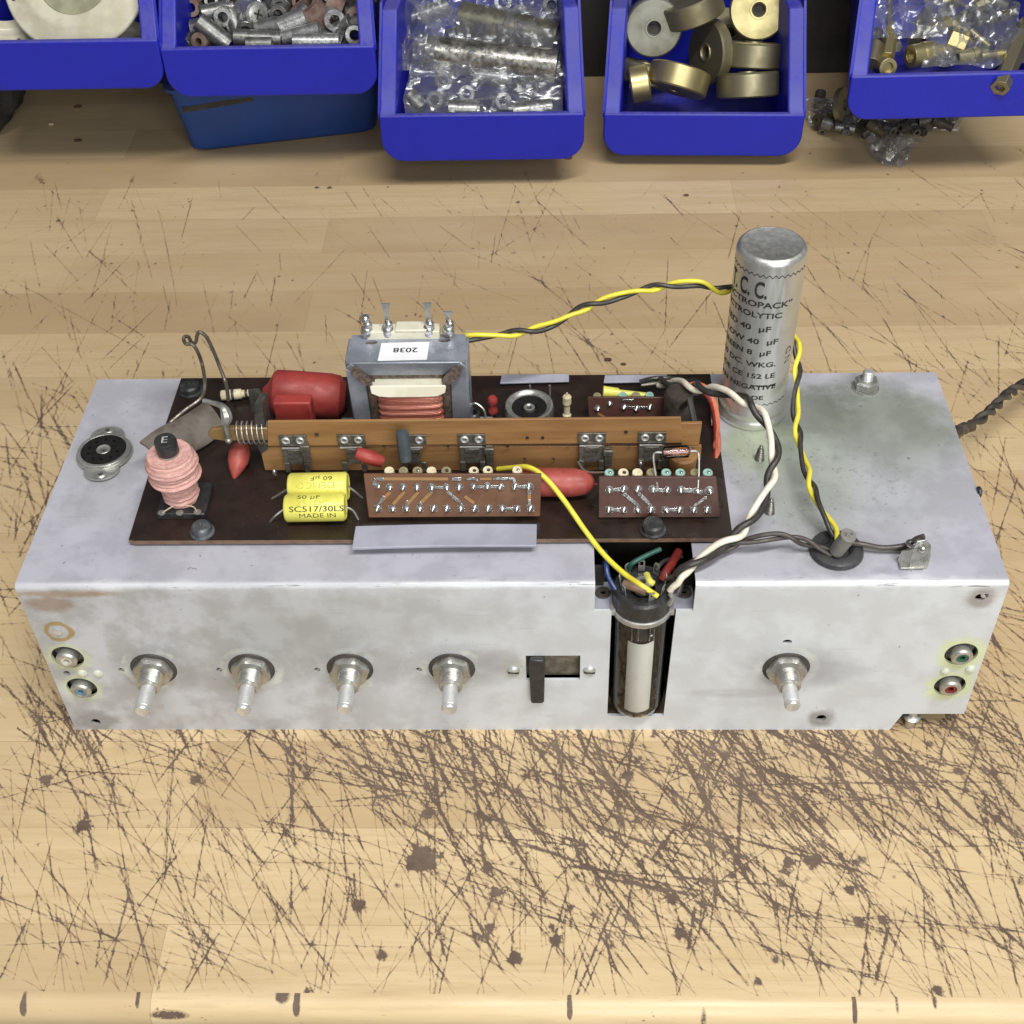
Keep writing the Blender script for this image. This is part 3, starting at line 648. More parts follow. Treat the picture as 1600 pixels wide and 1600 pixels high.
# ------------------------------------------------------------ magic eye valve and its socket
VC = (52.6, 5.6)
b = MB(); b.lathe([(11.6, 72), (11.6, 19), (10.6, 15), (7.6, 12.6), (3.2, 11.6), (2.2, 10.2), (1.2, 9.0), (.3, 8.6)], (*VC, 0), (0, 0, 1), 40)
va = part('indicator_valve', b, m_glass, smooth=60)
b = MB(); b.lathe([(9.2, 70.5), (10.5, 66), (10.5, 17), (8.6, 13.5)], (VC[0], VC[1] + .5, 0), n=40); b.box((VC[0], VC[1] + 2, 42), (15, 1, 50)); b.lathe([(1, 15), (4, 15), (4.2, 13.5), (1, 13.3)], (*VC, 0)); link('electrode', b, mat('grey_coated_electrode', (.05, .046, .04), (.02, .019, .017), 60, .35, metal=.3), va)
b = MB()
def scr(i, j):
    a = (-.49 + .98 * i); z = 20 + 43.5 * j - 1.2 * (1 - (2 * i - 1) ** 2) * (1 if j < .5 else 1)
    return (VC[0] - .2 + 10.95 * math.sin(a), VC[1] + .1 - 10.95 * math.cos(a), z)
b.grid(scr, 14, 2); n0 = len(b.v); link('luminous_screen', b, m_white, va)
b = MB()
for x in (-4, -1.5, 3, 4.6): b.cyl((VC[0] + x, VC[1] - 10.2, 63.8), (VC[0] + x, VC[1] - 10, 71), .35, n=8)
b.sphere((VC[0] + 3.4, VC[1] - 10.6, 67.6), .8, 12, 8); link('support_wire', b, m_zinc, va)
b = MB(); b.tube([(VC[0] - 3.5, VC[1] - 8.4, 14), (VC[0] - 1.8, VC[1] - 9.4, 16.6), (VC[0] + .2, VC[1] - 9.8, 17.2), (VC[0] + 2, VC[1] - 9.4, 16.4), (VC[0] + 3.2, VC[1] - 8.4, 14)], .7, 8); link('getter', b, m_grys, va)
b = MB(); b.lathe([(5, 74), (11.2, 74), (11.6, 75), (11.6, 83.5), (10.8, 84.6), (9.2, 84.8), (8.8, 83.4), (5, 83)], (*VC, 0), n=48, closed=True); so = part('valve_socket', b, m_black)
b = MB(); b.lathe([(10, 72.6), (11.9, 72.6), (12.2, 73.2), (12.2, 75.2), (11.8, 75.6), (10, 75.6)], (*VC, 0), n=48, closed=True); b.box((VC[0] - 11.4, VC[1] - 3, 75), (2, 5, 3)); b.box((VC[0] + 11.4, VC[1] - 3, 75), (2, 5, 3)); link('retaining_ring', b, m_pad if False else mat('nickel_ring', (.5, .49, .47), None, 200, .4, metal=.5), so)
b = MB(); b.lathe([(1.4, 82), (3.4, 82), (3.4, 86.5), (2.8, 87), (1.4, 87)], (*VC, 0), n=24, closed=True); link('centre_spigot', b, m_zinc, so)
for k in range(9):
    a = math.radians(-90 + 20 + 40 * k) ; c, s = math.cos(a), math.sin(a)
    if k == 8: continue
    R = Matrix(((-s, 0, c), (c, 0, s), (0, 1, 0)))    # local x tangent, y up, z outward
    b = MB(); o_ = Vector((VC[0] + 8.2 * c, VC[1] + 8.2 * s, 84))
    vs, fs = plate2d([(-1.3, 0), (1.3, 0), (1.3, 4.8), (.8, 5.6), (-.8, 5.6), (-1.3, 4.8)], [[(-.6, 2.6), (.6, 2.6), (.6, 4.7), (-.6, 4.7)]], .35, lambda x, y, t: o_ + R @ Vector((x, y, t + y * .12)))
    b.add(vs, fs); link('solder_tag', b, m_zinc, so)
from mathutils import noise as _mnz
mn_ = _mnz.noise
# ------------------------------------------------------------ things on the top plate
# empty valve holder at the left
c0 = (-173.2, 76, H)
A = math.radians(98)
def flange(r0):
    poly = []
    for i in range(64):
        a = 2 * pi * i / 64; r = r0
        k = abs(math.cos(a - A)); r = max(r, r0 + 5.6 * max(0, (k - .80) / .2) ** .7)
        poly.append((c0[0] + r * math.cos(a), c0[1] + r * math.sin(a)))
    return poly
b = MB(); ear = [(c0[0] + s * 14.3 * math.cos(A), c0[1] + s * 14.3 * math.sin(A)) for s in (-1, 1)]
vs, fs = plate2d(flange(11.8), [circ(c0[0], c0[1], 9.6)] + [circ(*e, 1.5, 16) for e in ear], .7, lambda x, y, t: (x, y, H + 1.2 + t)); b.add(vs, fs)
b.lathe([(9.6, 1.5), (10.8, 1.5), (11.2, 3.0), (11.0, 3.6), (9.6, 3.6)], c0, n=48, closed=True)
hs = part('empty_valve_holder', b, m_zinc, bevel=.15)
b = MB(); vs, fs = plate2d(circ(c0[0], c0[1], 9.6, 40), [circ(c0[0] + 6.4 * math.cos(math.radians(36 * k + 60)), c0[1] + 6.4 * math.sin(math.radians(36 * k + 60)), .75, 10) for k in range(9)], 3.5, lambda x, y, t: (x, y, H + t)); b.add(vs, fs); link('moulding', b, m_bake, hs)
b = MB(); b.lathe([(.2, 3.5), (1.6, 3.5), (2.8, 3.9), (3.0, 3.7), (3.0, 3.4)], c0, n=24); link('centre_spigot', b, m_zinc, hs)
for e in ear:
    b = MB(); b.lathe([(1.1, 1.9), (2.5, 1.9), (2.6, 2.2), (2.0, 2.7), (1.1, 2.7)], (e[0], e[1], H), n=20, closed=True); link('eyelet', b, m_zinc, hs)

# grommet and grey sleeved joint
g = (127.6, 16.5)
b = MB(); b.lathe([(5.0, -.5), (9.4, -.5), (10.4, .6), (10.0, 2.2), (8.2, 3.2), (6.2, 3.0), (5.0, 1.6)], (*g, H), n=48, closed=True); b.cyl((*g, H - .2), (*g, H + .6), 5.4); part('grommet', b, m_rubber)
a0 = Vector((126.5, 12.5, H + 4.5)); a1 = P(1326, 836, z=H + 16)
b = MB(); b.cyl(a0, a1, 2.9, 3.1, 24, .2); sl = part('sleeved_joint', b, m_grys)
d = (a1 - a0).normalized(); b = MB()
for k in range(5): q = a1 + Vector((random.uniform(-1.3, 1.3), random.uniform(-1.3, 1.3), 0)); b.cyl(q - d, q + d * random.uniform(.2, 1.2), .7, .5, 8)
link('wire_end', b, m_solder, sl)
# earth tag
b = MB(); b.prism([(-3.6, 0), (3.6, 0), (4.2, 5), (3.6, 10.0), (1.2, 12.4), (-2.0, 12.2), (-3.4, 8)], (157, 6.8, H + .3), (1, .12, 0), (0, .25, 1), (-.1, .7, 0)); b.box((154.6, 9.3, H + 1.2), (9, 6, .7)); b.prism([(0, 0), (0, 9), (4, 6), (5, 0)], (153.4, 7.4, H + .3), (-.75, .66, 0), (0, .1, 1), (.4, .5, 0)); et = part('earth_tag', b, m_zinc, bevel=.15)
b = MB(); b.sphere((157.2, 8.2, H + 9.6), 1.7, 12, 8, (1, .6, 1)); b.lathe([(1.6, 0), (2.9, .2), (2.9, .8), (1.6, .9)], (154.6, 11.5, H + 8.8), (0, .2, 1), 18, closed=True); link('solder_blob', b, m_solder, et)
# nut and bolt
def nutbolt(x, y, s=1.0, mats=(m_zinc,)):
    b = MB(); b.lathe([(0.1, 0), (5.9 * s, 0), (5.9 * s, .8), (.1, .8)], (x, y, H), n=32); o = part('washer', b, m_zinc)
    b = MB(); b.lathe([(5.2 * s, .8), (5.5 * s, 1.2), (5.5 * s, 4.2 * s), (4.6 * s, 5 * s), (.1, 5 * s)], (x, y, H), n=6); link('hex_nut', b, m_zinc, o, smooth=20)
    b = MB(); b.lathe([(2.4, 4)] + [q for i in range(6) for q in ((2.5, 4.4 + i * .75), (2.15, 4.8 + i * .75))] + [(2.3, 9), (1.7, 9.6)], (x, y, H), n=20); link('bolt_end', b, m_alu, o, smooth=25)
nutbolt(156.8, 118)
for (x, y) in [(104.5, 71), (104.7, 38.8)]:
    b = MB(); b.lathe([(2.2, -.3)] + [q for i in range(6) for q in ((2.1 - .16 * i, .3 + i * 1.05), (1.55 - .14 * i, .9 + i * 1.05))] + [(.9, 6.8), (.15, 8)], (x, y, H), n=16); part('self_tapping_screw_tip', b, mat('dull_screw', (.3, .29, .26), (.2, .19, .17), 400, .4, metal=.8))

# ------------------------------------------------------------ smoothing can
CX, CY, CR, CB = 104.6, 103.6, 13.9, H
can_tilt = (0, 0)
b = MB(); b.lathe([(.1, 0), (14.4, 0), (14.9, .8), (14.9, 2.6), (14.5, 3.6), (14.0, 4.4), (14.0, 5.2), (14.4, 6.4), (14.4, 7.4), (CR, 8.6), (CR, 81.2), (CR - .3, 82.6), (CR - 1.0, 83.6), (CR - 1.8, 83.9), (CR - 2.6, 83.6), (.1, 83.6)], (CX, CY, CB), n=72)
b.cur = 1
face = math.atan2(CAM_LOC[1] - CY, CAM_LOC[0] - CX)        # side of the can with the lettering
def wrap(end_deg, width, z, rr=CR + .06):
    return lambda x, y: (CX + rr * math.cos(face + math.radians(end_deg) + (x - width) / rr), CY + rr * math.sin(face + math.radians(end_deg) + (x - width) / rr), z + y)
def tw(body, size):
    c = bpy.data.curves.new('tmp', 'FONT'); c.body = body; c.size = size; o = bpy.data.objects.new('tmp', c); COL.objects.link(o); bpy.context.view_layer.update(); w = o.dimensions.x; bpy.data.objects.remove(o); bpy.data.curves.remove(c); return w
def canline(body, zc, cap, end, sx=1.2, bold=1):
    size = cap / .70; w = tw(body, size) * sx
    b.text(body, size, wrap(end, w, zc - cap / 2), sx, sub=1, bold=bold * .013 * size)
canline('T. C. C.', 162.4, 7.4, 1, .56, 2)
canline('\u201cELECTROPACK\u201d', 155.6, 2.66, 48, 1.33, 2); canline('ELECTROLYTIC', 150.6, 2.52, 30, 1.33, 2)
canline('RED 40  \u00b5F', 144.2, 2.59, 14, 1.39, 2); canline('YELLOW 40  \u00b5F', 137.9, 2.52, 31, 1.39, 2); canline('GREEN 8  \u00b5F', 132.3, 2.45, 20, 1.39, 2)
canline('350 DC. WKG.', 126.4, 2.38, 31, 1.39, 2); canline('CODE CE 152 LE', 120.5, 2.38, 33, 1.33, 2); canline('CAN NEGATIVE', 114.6, 2.38, 38, 1.33, 2); canline('MADE', 109.2, 2.09, 17, 1.39, 2)
def arcband(z0, z1, h, d0, d1, n=60, wave=0, rr=CR + .08, per=7):
    for i in range(n):
        a, c = [face + math.radians(d0 + (d1 - d0) * q / n) for q in (i, i + 1)]; za, zc = [z0 + (z1 - z0) * q / n + wave * math.sin((d0 + (d1 - d0) * q / n) * 2 * pi / per) for q in (i, i + 1)]
        b.add([(CX + rr * math.cos(a), CY + rr * math.sin(a), za), (CX + rr * math.cos(c), CY + rr * math.sin(c), zc), (CX + rr * math.cos(c), CY + rr * math.sin(c), zc + h), (CX + rr * math.cos(a), CY + rr * math.sin(a), za + h)], [(0, 1, 2, 3)])
arcband(168.6, 168.6, .45, -110, 78, 260, .5, per=10); arcband(105.0, 105.0, .4, -110, 70, 240, .45, per=10)
arcband(115.2, 114.8, .6, -6, 38, 12, rr=CR + .12)
for k, ch in enumerate('ND'):                             # stamp set on end further round
    b.text(ch, 5, (lambda kk: (lambda x, y: (CX + (CR + .06) * math.cos(face + math.radians(66) - y / CR), CY + (CR + .06) * math.sin(face + math.radians(66) - y / CR), 124 + kk * 5 + x)))(k), 1)
can = part('electrolytic_can', b, [m_can, mat('can_ink', (.012, .012, .01), (.04, .04, .035), 800, .6)], smooth=40)

# ------------------------------------------------------------ the brown board
BT = H + 3.4
b = MB(); b.prism([(-149.6, 21.6), (-147, 21.0), (87.5, 21.0), (88.0, 24), (88.6, 124.8), (-149.9, 125.0), (-150.2, 60)], (0, 0, H + 1.4), (1, 0, 0), (0, 1, 0), (0, 0, 2.0)); b.f, b.mi = b.f, [0] * len(b.f)
b.mi = [1 if i < len(b.f) - 2 else 0 for i in range(len(b.f))]
part('circuit_board', b, [m_pax, m_paxedge], keep=True)
for (u, v, r) in [(297, 606, 4.4), (315, 826, 4.0), (1020, 822, 4.4), (1083, 603, 4)]:
    p = P(u, v, z=BT + 2); b = MB(); b.lathe([(.1, 0), (r + .9, 0), (r + .9, .6), (r, .9), (r * .98, 3.2), (r * .8, 4.1), (.6, 4.3), (.1, 3.7)], (p.x, p.y, BT), n=28)
    if v < 700 or u > 400: part('screw', b, mat('dark_screw', (.05, .05, .052), (.09, .09, .09), 300, .4, metal=.5))
    else: part('screw', b, mat('grey_screw', (.10, .11, .12), (.16, .17, .18), 300, .45, metal=.5))
# pale strips that clip the board
def slab(name, pts, z, th, bow, m, dy=0):
    q = [P(u, v, z=z) for u, v in pts]; b = MB(); n = 24
    R = []
    for i in range(n + 1):
        t = i / n; f = q[0].lerp(q[1], t); k = q[3].lerp(q[2], t); zz = z + bow * math.sin(pi * t)
        f = Vector((f.x, f.y, zz - 1.0)); k = Vector((k.x, k.y, zz))
        R.append([f, k, k + Vector((0, 0, th)), f + Vector((0, 0, th))])
    b.rings(R); return part(name, b, m, bevel=.25)
slab('retaining_strip', [(550, 857), (838, 853), (839, 822), (556, 825)], BT + 1.5, 1.2, .6, m_strip)
slab('edge_clip', [(781, 598), (889, 595), (889, 586), (784, 587)], H + 5.5, .8, 0, m_strip); slab('edge_clip', [(943, 597), (1042, 595), (1042, 587), (945, 588)], H + 5.5, .8, 0, m_strip)

# ------------------------------------------------------------ output transformer
x0, x1, yf, yb, zt = -65.4, -16.4, 79.0, 97.0, 137.2
cxm = (x0 + x1) / 2
win = [(-57.5 + 2, 100), (-57.5 + 5, 99), (-24 - 5, 99), (-24 - 2, 100), (-24, 126), (-26, 128.5), (-55.5, 128.5), (-57.5, 126)]
b = MB()
vs, fs = plate2d([(x0 + 1.2, BT), (x1 - 1.2, BT), (x1, zt - 3), (x1 - 2, zt), (x0 + 2, zt), (x0, zt - 3)], [[(-56.5, 99), (-25.3, 99), (-25.3, 127.4), (-56.5, 127.4)]], yb - yf - 6, lambda x, y, t: (x, yf + 3 + t, y)); b.add(vs, fs)
tr = part('transformer', b, m_lam)
tr['label'] = 'laminated core in grey painted frame'
# pressed frame: thick bevelled border in front and a cap over the top
b = MB()
O = [(x0 + .8, BT), (x0, zt - 2.5), (x0 + 2.5, zt), (x1 - 2.5, zt), (x1, zt - 2.5), (x1 - .8, BT)]
I = [(x0 + 7.8, BT), (x0 + 7.0, zt - 9.6), (x0 + 8.5, zt - 8), (x1 - 8.5, zt - 8), (x1 - 7.0, zt - 9.6), (x1 - 7.8, BT)]
for k in range(5):
    q = [O[k], O[k + 1], I[k + 1], I[k]]
    b.add([(p[0], yf + (0 if j < 2 else 2.2), p[1]) for j, p in enumerate(q)] + [(p[0], yf + 3.0, p[1]) for p in q], [(0, 1, 2, 3), (4, 7, 6, 5), (0, 4, 5, 1), (2, 6, 7, 3), (1, 5, 6, 2), (0, 3, 7, 4)])
link('frame', b, m_frame, tr, bevel=.5, smooth=30)
b = MB(); vs, fs = plate2d([(x0, yf + .6), (x1, yf + .6), (x1 - 1, yb), (x0 + 1, yb)], [circ(x0 + 9.5, 92, 2.6, 16, .6), circ(x1 - 9.5, 93, 2.6, 16, .6)], 1.4, lambda x, y, t: (x, y, zt - .5 + t)); b.add(vs, fs)
b.box2((x0 - .3, yf + 2, BT), (x0 + .9, yb - 1, zt)); b.box2((x1 - .9, yf + 2, BT), (x1 + .3, yb - 1, zt)); b.box2((x0 - 8, yf + 8, BT), (x0 + 1, yb - 2, BT + 1.2)); b.box2((x1 - 1, yf + 8, BT), (x1 + 9, yb - 2, BT + 1.2))
link('cover', b, m_frame, tr, bevel=.5)
for x in (x0 + 5.5, x1 - 5.5):                            # dull pressed corners
    b = MB(); s = 1 if x < cxm else -1
    b.prism([(-4.6 * s, 3.8), (-1.5 * s, 4.4), (3.6 * s, -1.2), (4.4 * s, -5.2), (.6 * s, -4.2), (-3.4 * s, -.2)], (x + .6 * s, yf - .35, zt - 6), (1, 0, 0), (0, .16, 1), (0, .5, 0)); link('corner_fold', b, m_lam, tr)
for s, x in ((1, -56.0), (-1, -25.5)):
    b = MB(); b.box2((x - 1.6, yf + 1.2, BT), (x + 1.6, yf + 3.2, 127)); link('core_edge', b, m_lam, tr)
b = MB()
R = []
for i in range(44):
    z = 97 + 26.4 * i / 43; w = 14.0 + .22 * math.sin(i * 1.15) + (.5 if i in (12, 24, 25, 36) else 0) * -1; R.append([(cxm + .2 + (1 if a > 0 else -1) * min(abs(a), 1) * w, yf + 6 - (7.2 + .2 * math.sin(i * 1.15)) * h, z) for a, h in [(-1, -1), (-1, .2), (-.97, .62), (-.86, .88), (-.6, .98), (0.0001, 1.02), (.6, .98), (.86, .88), (.97, .62), (1, .2), (1, -1)]])
b.rings(R); link('coil', b, m_cu, tr, smooth=60)
b = MB(); pl = [(-15.2, 0), (-15.6, 5.2), (-15, 6), (15, 6), (15.6, 5.2), (15.2, 0), (12, -2.6), (8, -3.2), (-8, -3.2), (-12, -2.6)]
b.prism([(p_[0], p_[1] * .55) for p_ in pl], (cxm + .2, yf - 2.6, 123.6), (1, 0, 0), (0, .35, .94), (0, 9, 0)); link('bobbin', b, m_pad, tr, bevel=.4)
b = MB(); b.box2((cxm - 17, yb - 3, zt), (cxm + 13, yb + 3, zt + 4.5)); b.box2((cxm - 5, yb - 3.4, zt + 4.5), (cxm + 8, yb + 3, zt + 5.6)); link('terminal_block', b, m_pad, tr, bevel=.4)
for i, (u, v, hh) in enumerate([(575, 530, 10), (607, 527, 15), (671, 528, 15), (702, 530, 11)]):
    p = P(u, v, y=yb - 1); b = MB()
    b.prism([(-1.0, 0), (1.0, 0), (1.0, hh * .8), (1.9, hh), (-1.9, hh), (-1.0, hh * .8)], (p.x, yb - 1.0, zt + .8), (1, 0, 0), (0, .1, 1), (0, .8, 0)); te = link('terminal', b, m_zinc, tr)
    b = MB(); b.sphere((p.x, yb - 1.4, zt + 3.6), 2.7, 12, 8, (1, .8, 1.3)); b.sphere((p.x + .7, yb - 1.7, zt + 7.0), 1.9, 12, 8, (1, .8, 1.2))
    if i == 0: b.sphere((p.x, yb - 1, zt + 9.6), 1.9, 12, 8)
    link('solder_blob', b, m_solder, te)
b = MB(); q = [P(596, 536, z=zt + 1.1), P(671, 534, z=zt + 1.1), P(667, 562, z=zt + 1.1), P(590, 564, z=zt + 1.1)]
b.add([*q], [(0, 1, 2, 3)]); b.cur = 1; c = P(634, 547, z=zt + 1.1)
w = tw('2038', 4.4) * 1.15
b.text('2038', 4.4, lambda x, y: (c.x - (x - w / 2) * 1.0, c.y - y + 1.4, zt + 1.25), 1.15); b.text('2038', 4.4, lambda x, y: (c.x - (x - w / 2) + .15, c.y - y + 1.4, zt + 1.26), 1.15)
link('paper_label', b, [m_paper, mat('label_ink', (.02, .02, .03), None, 100, .6)], tr, recalc=False)

# ------------------------------------------------------------ tan selector strips with clips
ys = 60.0
def plate(name, uv, y, th, m, par=None, **k):
    q = [P(u, v, y=y) for u, v in uv]; b = MB(); b.prism([(p.x, p.z) for p in q], (0, y, 0), (1, 0, 0), (0, 0, 1), (0, th, 0)); return part(name, b, m, par, **k)
plate('selector_strip', [(414, 735), (1052, 735), (1052, 718), (1095, 718), (1096, 697), (406, 699)], ys + 1.2, 1.4, m_tan, bevel=.2)
st = plate('selector_strip', [(418, 697), (1066, 692), (1064, 653), (418, 659)], ys, 1.2, m_tan, bevel=.2)
plate('selector_strip', [(1064, 696), (1092, 696), (1097, 661), (1064, 662)], ys + 1.2, 1.4, m_tan, bevel=.2)
for i, (u, v) in enumerate([(458, 689), (549, 688), (644, 688), (737, 687), (925, 685), (1019, 684)]):
    p = P(u, v, y=ys - .9); b = MB()
    b.box((p.x, ys - .6, p.z), (11.2, .9, 5.4)); b.box((p.x, ys - 1.0, p.z - 8), (10.2 if i in (0, 3, 4, 5) else 5, .8, 8.6)); b.box((p.x - 4, ys - 1.6, p.z - 13.5), (2.2, 1.2, 5)); b.box((p.x + 4, ys - 1.6, p.z - 13.5), (2.2, 1.2, 5)); b.box((p.x, ys - 1.4, p.z - 5), (6, 1.2, 2.0))
    cl = part('contact_clip', b, mat('tarnished_clip', (.13, .12, .10), (.22, .2, .17), 400, .42, metal=.6) if i == 0 else bpy.data.materials['tarnished_clip'], bevel=.15)
    b = MB()
    for s in (-2.9, 2.9): b.lathe([(.8, 0), (1.65, 0), (1.75, .4), (1.3, .8), (.8, .6)], (p.x + s, ys - 1.0, p.z + .4), (0, -1, 0), 18, closed=True)
    link('eyelet', b, m_alu, cl)
    b = MB(); b.box((p.x - .4, ys - 1.6, p.z - 3.3), (9, .5, .55)); link('bright_edge', b, m_alu, cl)
b = MB()
for (u, v, r) in [(495, 679, .9), (824, 684, .7), (848, 684, .7), (978, 675, .8), (793, 697, .7), (887, 695, .7), (983, 695, .7), (600, 697, .6), (700, 697, .6), (820, 717, .5), (865, 717, .5)]:
    p = P(u, v, y=ys - .2); b.lathe([(.1, 0), (r, 0), (r, .3), (.1, .3)], (p.x, ys - .05, p.z), (0, -1, 0), 12)
part('selector_hole', b, m_dark)
for (u, v) in [(950, 715), (765, 712), (478, 708), (1040, 715)]:
    p = P(u, v, y=ys - 2); b = MB(); b.box((p.x, ys - 1.5, p.z), (3.0, 2.5, 9)); b.box((p.x, ys - 2.5, p.z + 3), (4, 1.4, 3)); part('contact_spring', b, bpy.data.materials['tarnished_clip'], bevel=.3)
# rod at the left end with its return spring and bracket
pa, pb = P(340, 676, y=62), P(424, 675, y=62)
b = MB(); b.prism([(0, 0), (2, -2.6), (6, -3.4), (30, -3.4), (30, 3.4), (6, 3.4), (2, 2.6)], (pa.x - 4, 60.6, pa.z), (1, 0, 0), (0, 0, 1), (0, 2.4, 0)); part('slider_rod', b, mat('amber_fibre_rod', (.25, .15, .06), (.2, .11, .045), 80, .4), bevel=.5)
b = MB(); pts = []
for i in range(150):
    t = i / 149; a = 2 * pi * 6.3 * t; pts.append((pa.x + 8 + 13 * t, 61.8 + 4.0 * math.cos(a), pa.z + 4.9 * math.sin(a)))
b.tube(pts, .38, 7); part('return_spring', b, m_zinc, smooth=60)
q0, q1 = P(386, 616, y=66), P(418, 655, y=66)
b = MB(); b.prism([(q0.x, q0.z), (q1.x - 2, q0.z + .5), (q1.x, q0.z - 4), (q1.x + 1, q1.z - 9), (q0.x + 7, q1.z - 6), (q0.x, q1.z + 2)], (0, 68, 0), (1, 0, 0), (0, 0, 1), (0, 1.2, 0)); b.prism([(0, 0), (3, 0), (1.5, -24), (-1.5, -26), (-3, -20)], (q1.x - 2.5, 61.0, q0.z - 1), (1, .05, 0), (0, 0, 1), (1.0, 7, 0))
part('spring_bracket', b, mat('black_steel', (.05, .048, .042), (.09, .085, .075), 120, .45, metal=.3), bevel=.4)
b = MB(); c = P(345, 655, y=60); b.tube(smooth_path([P(318, 626, y=66), P(334, 630, y=64), P(348, 636, y=60), P(354, 650, y=58), P(352, 664, y=57.5), P(356, 682, y=57.5), P(357, 689, y=58)]), 1.0, 8, rf=lambda t: 1.0 + 1.4 * math.exp(-((t - .5) / .16) ** 2)); b.sphere(P(357, 688, y=57.5), 1.5, 10, 8); part('solder_lug', b, m_zinc)

# ------------------------------------------------------------ component modules
def module(uvs, yb_, yt, m, nodots, tracks, caps, nm):
    """plate standing on the board, leaning back; uv corners BL BR TR TL"""
    q = [P(*uvs[0], y=yb_), P(*uvs[1], y=yb_), P(*uvs[2], y=yt), P(*uvs[3], y=yt)]
    n = (q[1] - q[0]).cross(q[3] - q[0]).normalized(); n = n if n.y < 0 else -n
    b = MB(); b.add([*q, *[p - n * 1.5 for p in q]], [(0, 1, 2, 3), (4, 7, 6, 5), (0, 4, 5, 1), (1, 5, 6, 2), (2, 6, 7, 3), (3, 7, 4, 0)])
    o = part('component_module', b, m, bevel=.25)
    def on(u, v, lift=0):                                # point of the module's face
        d = _M @ Vector(((u - 800) / CAM_F, -(v - 800) / CAM_F, -1.0)); oo = Vector(CAM_LOC); t = (q[0] - oo).dot(n) / d.dot(n); return oo + d * t + n * lift
    for ln in tracks:                                     # printed track: flat ribbon
        w, shiny = ln[0], ln[1]; b = MB(); pts = [on(*p, .10) for p in ln[2:]]
        for a, c in zip(pts, pts[1:]):
            e = (c - a).normalized(); s = n.cross(e) * w / 2; h = n * (.35 if shiny else .12)
            vs = [a - s, c - s, c + s, a + s]; b.add([*vs, *[v_ + h for v_ in vs]], [(0, 3, 2, 1), (4, 5, 6, 7), (0, 1, 5, 4), (1, 2, 6, 5), (2, 3, 7, 6), (3, 0, 4, 7)])
        link('printed_track', b, m_solder if shiny else m_tan, o, bevel=.1 if shiny else 0)
    for (u, v, r) in nodots:
        p = on(u, v, .1); b = MB(); e = (q[1] - q[0]).normalized(); f = n.cross(e)
        (b.box(p, (r * 2.0, r * 1.8, .2), Matrix((e, f, n)).transposed()) if v > 785 else b.cyl(p, p + n * .2, r * 1.1, n=16))
        ph = random.uniform(0, 6); R = []
        for rr, h in [(1.0, 0), (.92, .35), (.62, .8), (.3, 1.15), (.12, 1.55)]:
            R.append([p + n * (h * r * .8) + e * (rr * r * (1 + .14 * math.sin(3 * k * pi / 8 + ph)) * math.cos(k * pi / 8) + .35 * h * math.cos(ph)) + f * (rr * r * (1 + .14 * math.cos(2 * k * pi / 8 + ph)) * math.sin(k * pi / 8) - .3 * h) for k in range(16)])
        b.rings(R); link('solder_joint', b, m_solder, o, smooth=60)
    for (u, v, r, mm, dot) in caps:                       # round ends of the resistors standing behind
        p = P(u, v, y=yt + 3.4); b = MB(); b.lathe([(r * .9, -9), (r, -8), (r, -.3), (r * .9, 0), (r * .35, .05), (r * .3, -.3)], p, (0, -.25, 1), 20); c_ = part('resistor_body', b, mm)
        if dot: bb = MB(); bb.sphere(p + Vector((r * .2, -.2, 0)), r * .35, 8, 6); link('lead_end', bb, m_dark if dot == 1 else m_solder, c_)
    return o, on
dots1 = [(590, 759, 1.2), (608, 761, 1.5), (629, 761, 1.5), (652, 761, 1.5), (674, 761, 1.5), (697, 761, 1.5), (718, 761, 1.5), (739, 760, 1.3), (761, 759, 1.5), (783, 760, 1.4), (805, 760, 1.5), (827, 760, 1.6)] + [(591 + 21.6 * k, 794, 1.5) for k in range(12)]
tr1 = [(1.3, 0, (600, 748), (700, 748)), (1.2, 1, (584, 758), (587, 748), (600, 748)), (1.4, 1, (706, 748), (721, 748)), (1.0, 1, (729, 748), (742, 747), (747, 751)), (1.0, 0, (750, 748), (768, 748)), (1.1, 1, (770, 747), (803, 748), (805, 760)),
       (1.3, 0, (610, 768), (594, 784)), (1.3, 1, (600, 775), (590, 790)), (1.3, 0, (632, 768), (614, 788)), (1.3, 0, (654, 768), (636, 788)), (1.3, 0, (675, 768), (655, 788)), (1.2, 1, (674, 761), (674, 770)), (1.2, 1, (676, 761), (696, 761)), (1.3, 0, (697, 766), (708, 776)), (1.2, 1, (700, 768), (720, 786), (722, 794)), (1.3, 0, (726, 775), (741, 786)),
       (1.2, 1, (741, 760), (783, 760)), (1.4, 1, (806, 760), (827, 760)), (1.5, 1, (827, 761), (827, 772)), (1.3, 0, (827, 772), (827, 780)), (1.2, 1, (827, 780), (827, 794)), (1.0, 1, (786, 794), (806, 794)), (1.0, 1, (636, 781), (634, 790)), (1.0, 1, (656, 783), (658, 792))]
caps1 = [(608, 735, 2.0, m_cream, 0), (630, 735, 1.9, m_olive, 0), (652, 735, 2.0, m_olive, 2), (674, 735, 2.0, m_cream, 0), (697, 735, 2.0, m_olive, 1), (740, 735, 2.0, m_cream, 1), (762, 734, 2.0, m_cream, 1), (808, 734, 2.0, m_cream, 2)]
m1, on1 = module([(576, 809), (844, 807), (846, 741), (568, 741)], 30, 36.5, m_mod, dots1, tr1, caps1, 'front')
dots2 = [(952, 765, 1.5), (975, 764, 1.5), (997, 764, 1.5), (1019, 764, 1.5), (1042, 765, 1.4), (1064, 765, 1.5), (1088, 766, 1.3), (1108, 766, 1.7)] + [(952 + 21.9 * k, 796, 1.45) for k in range(8)]
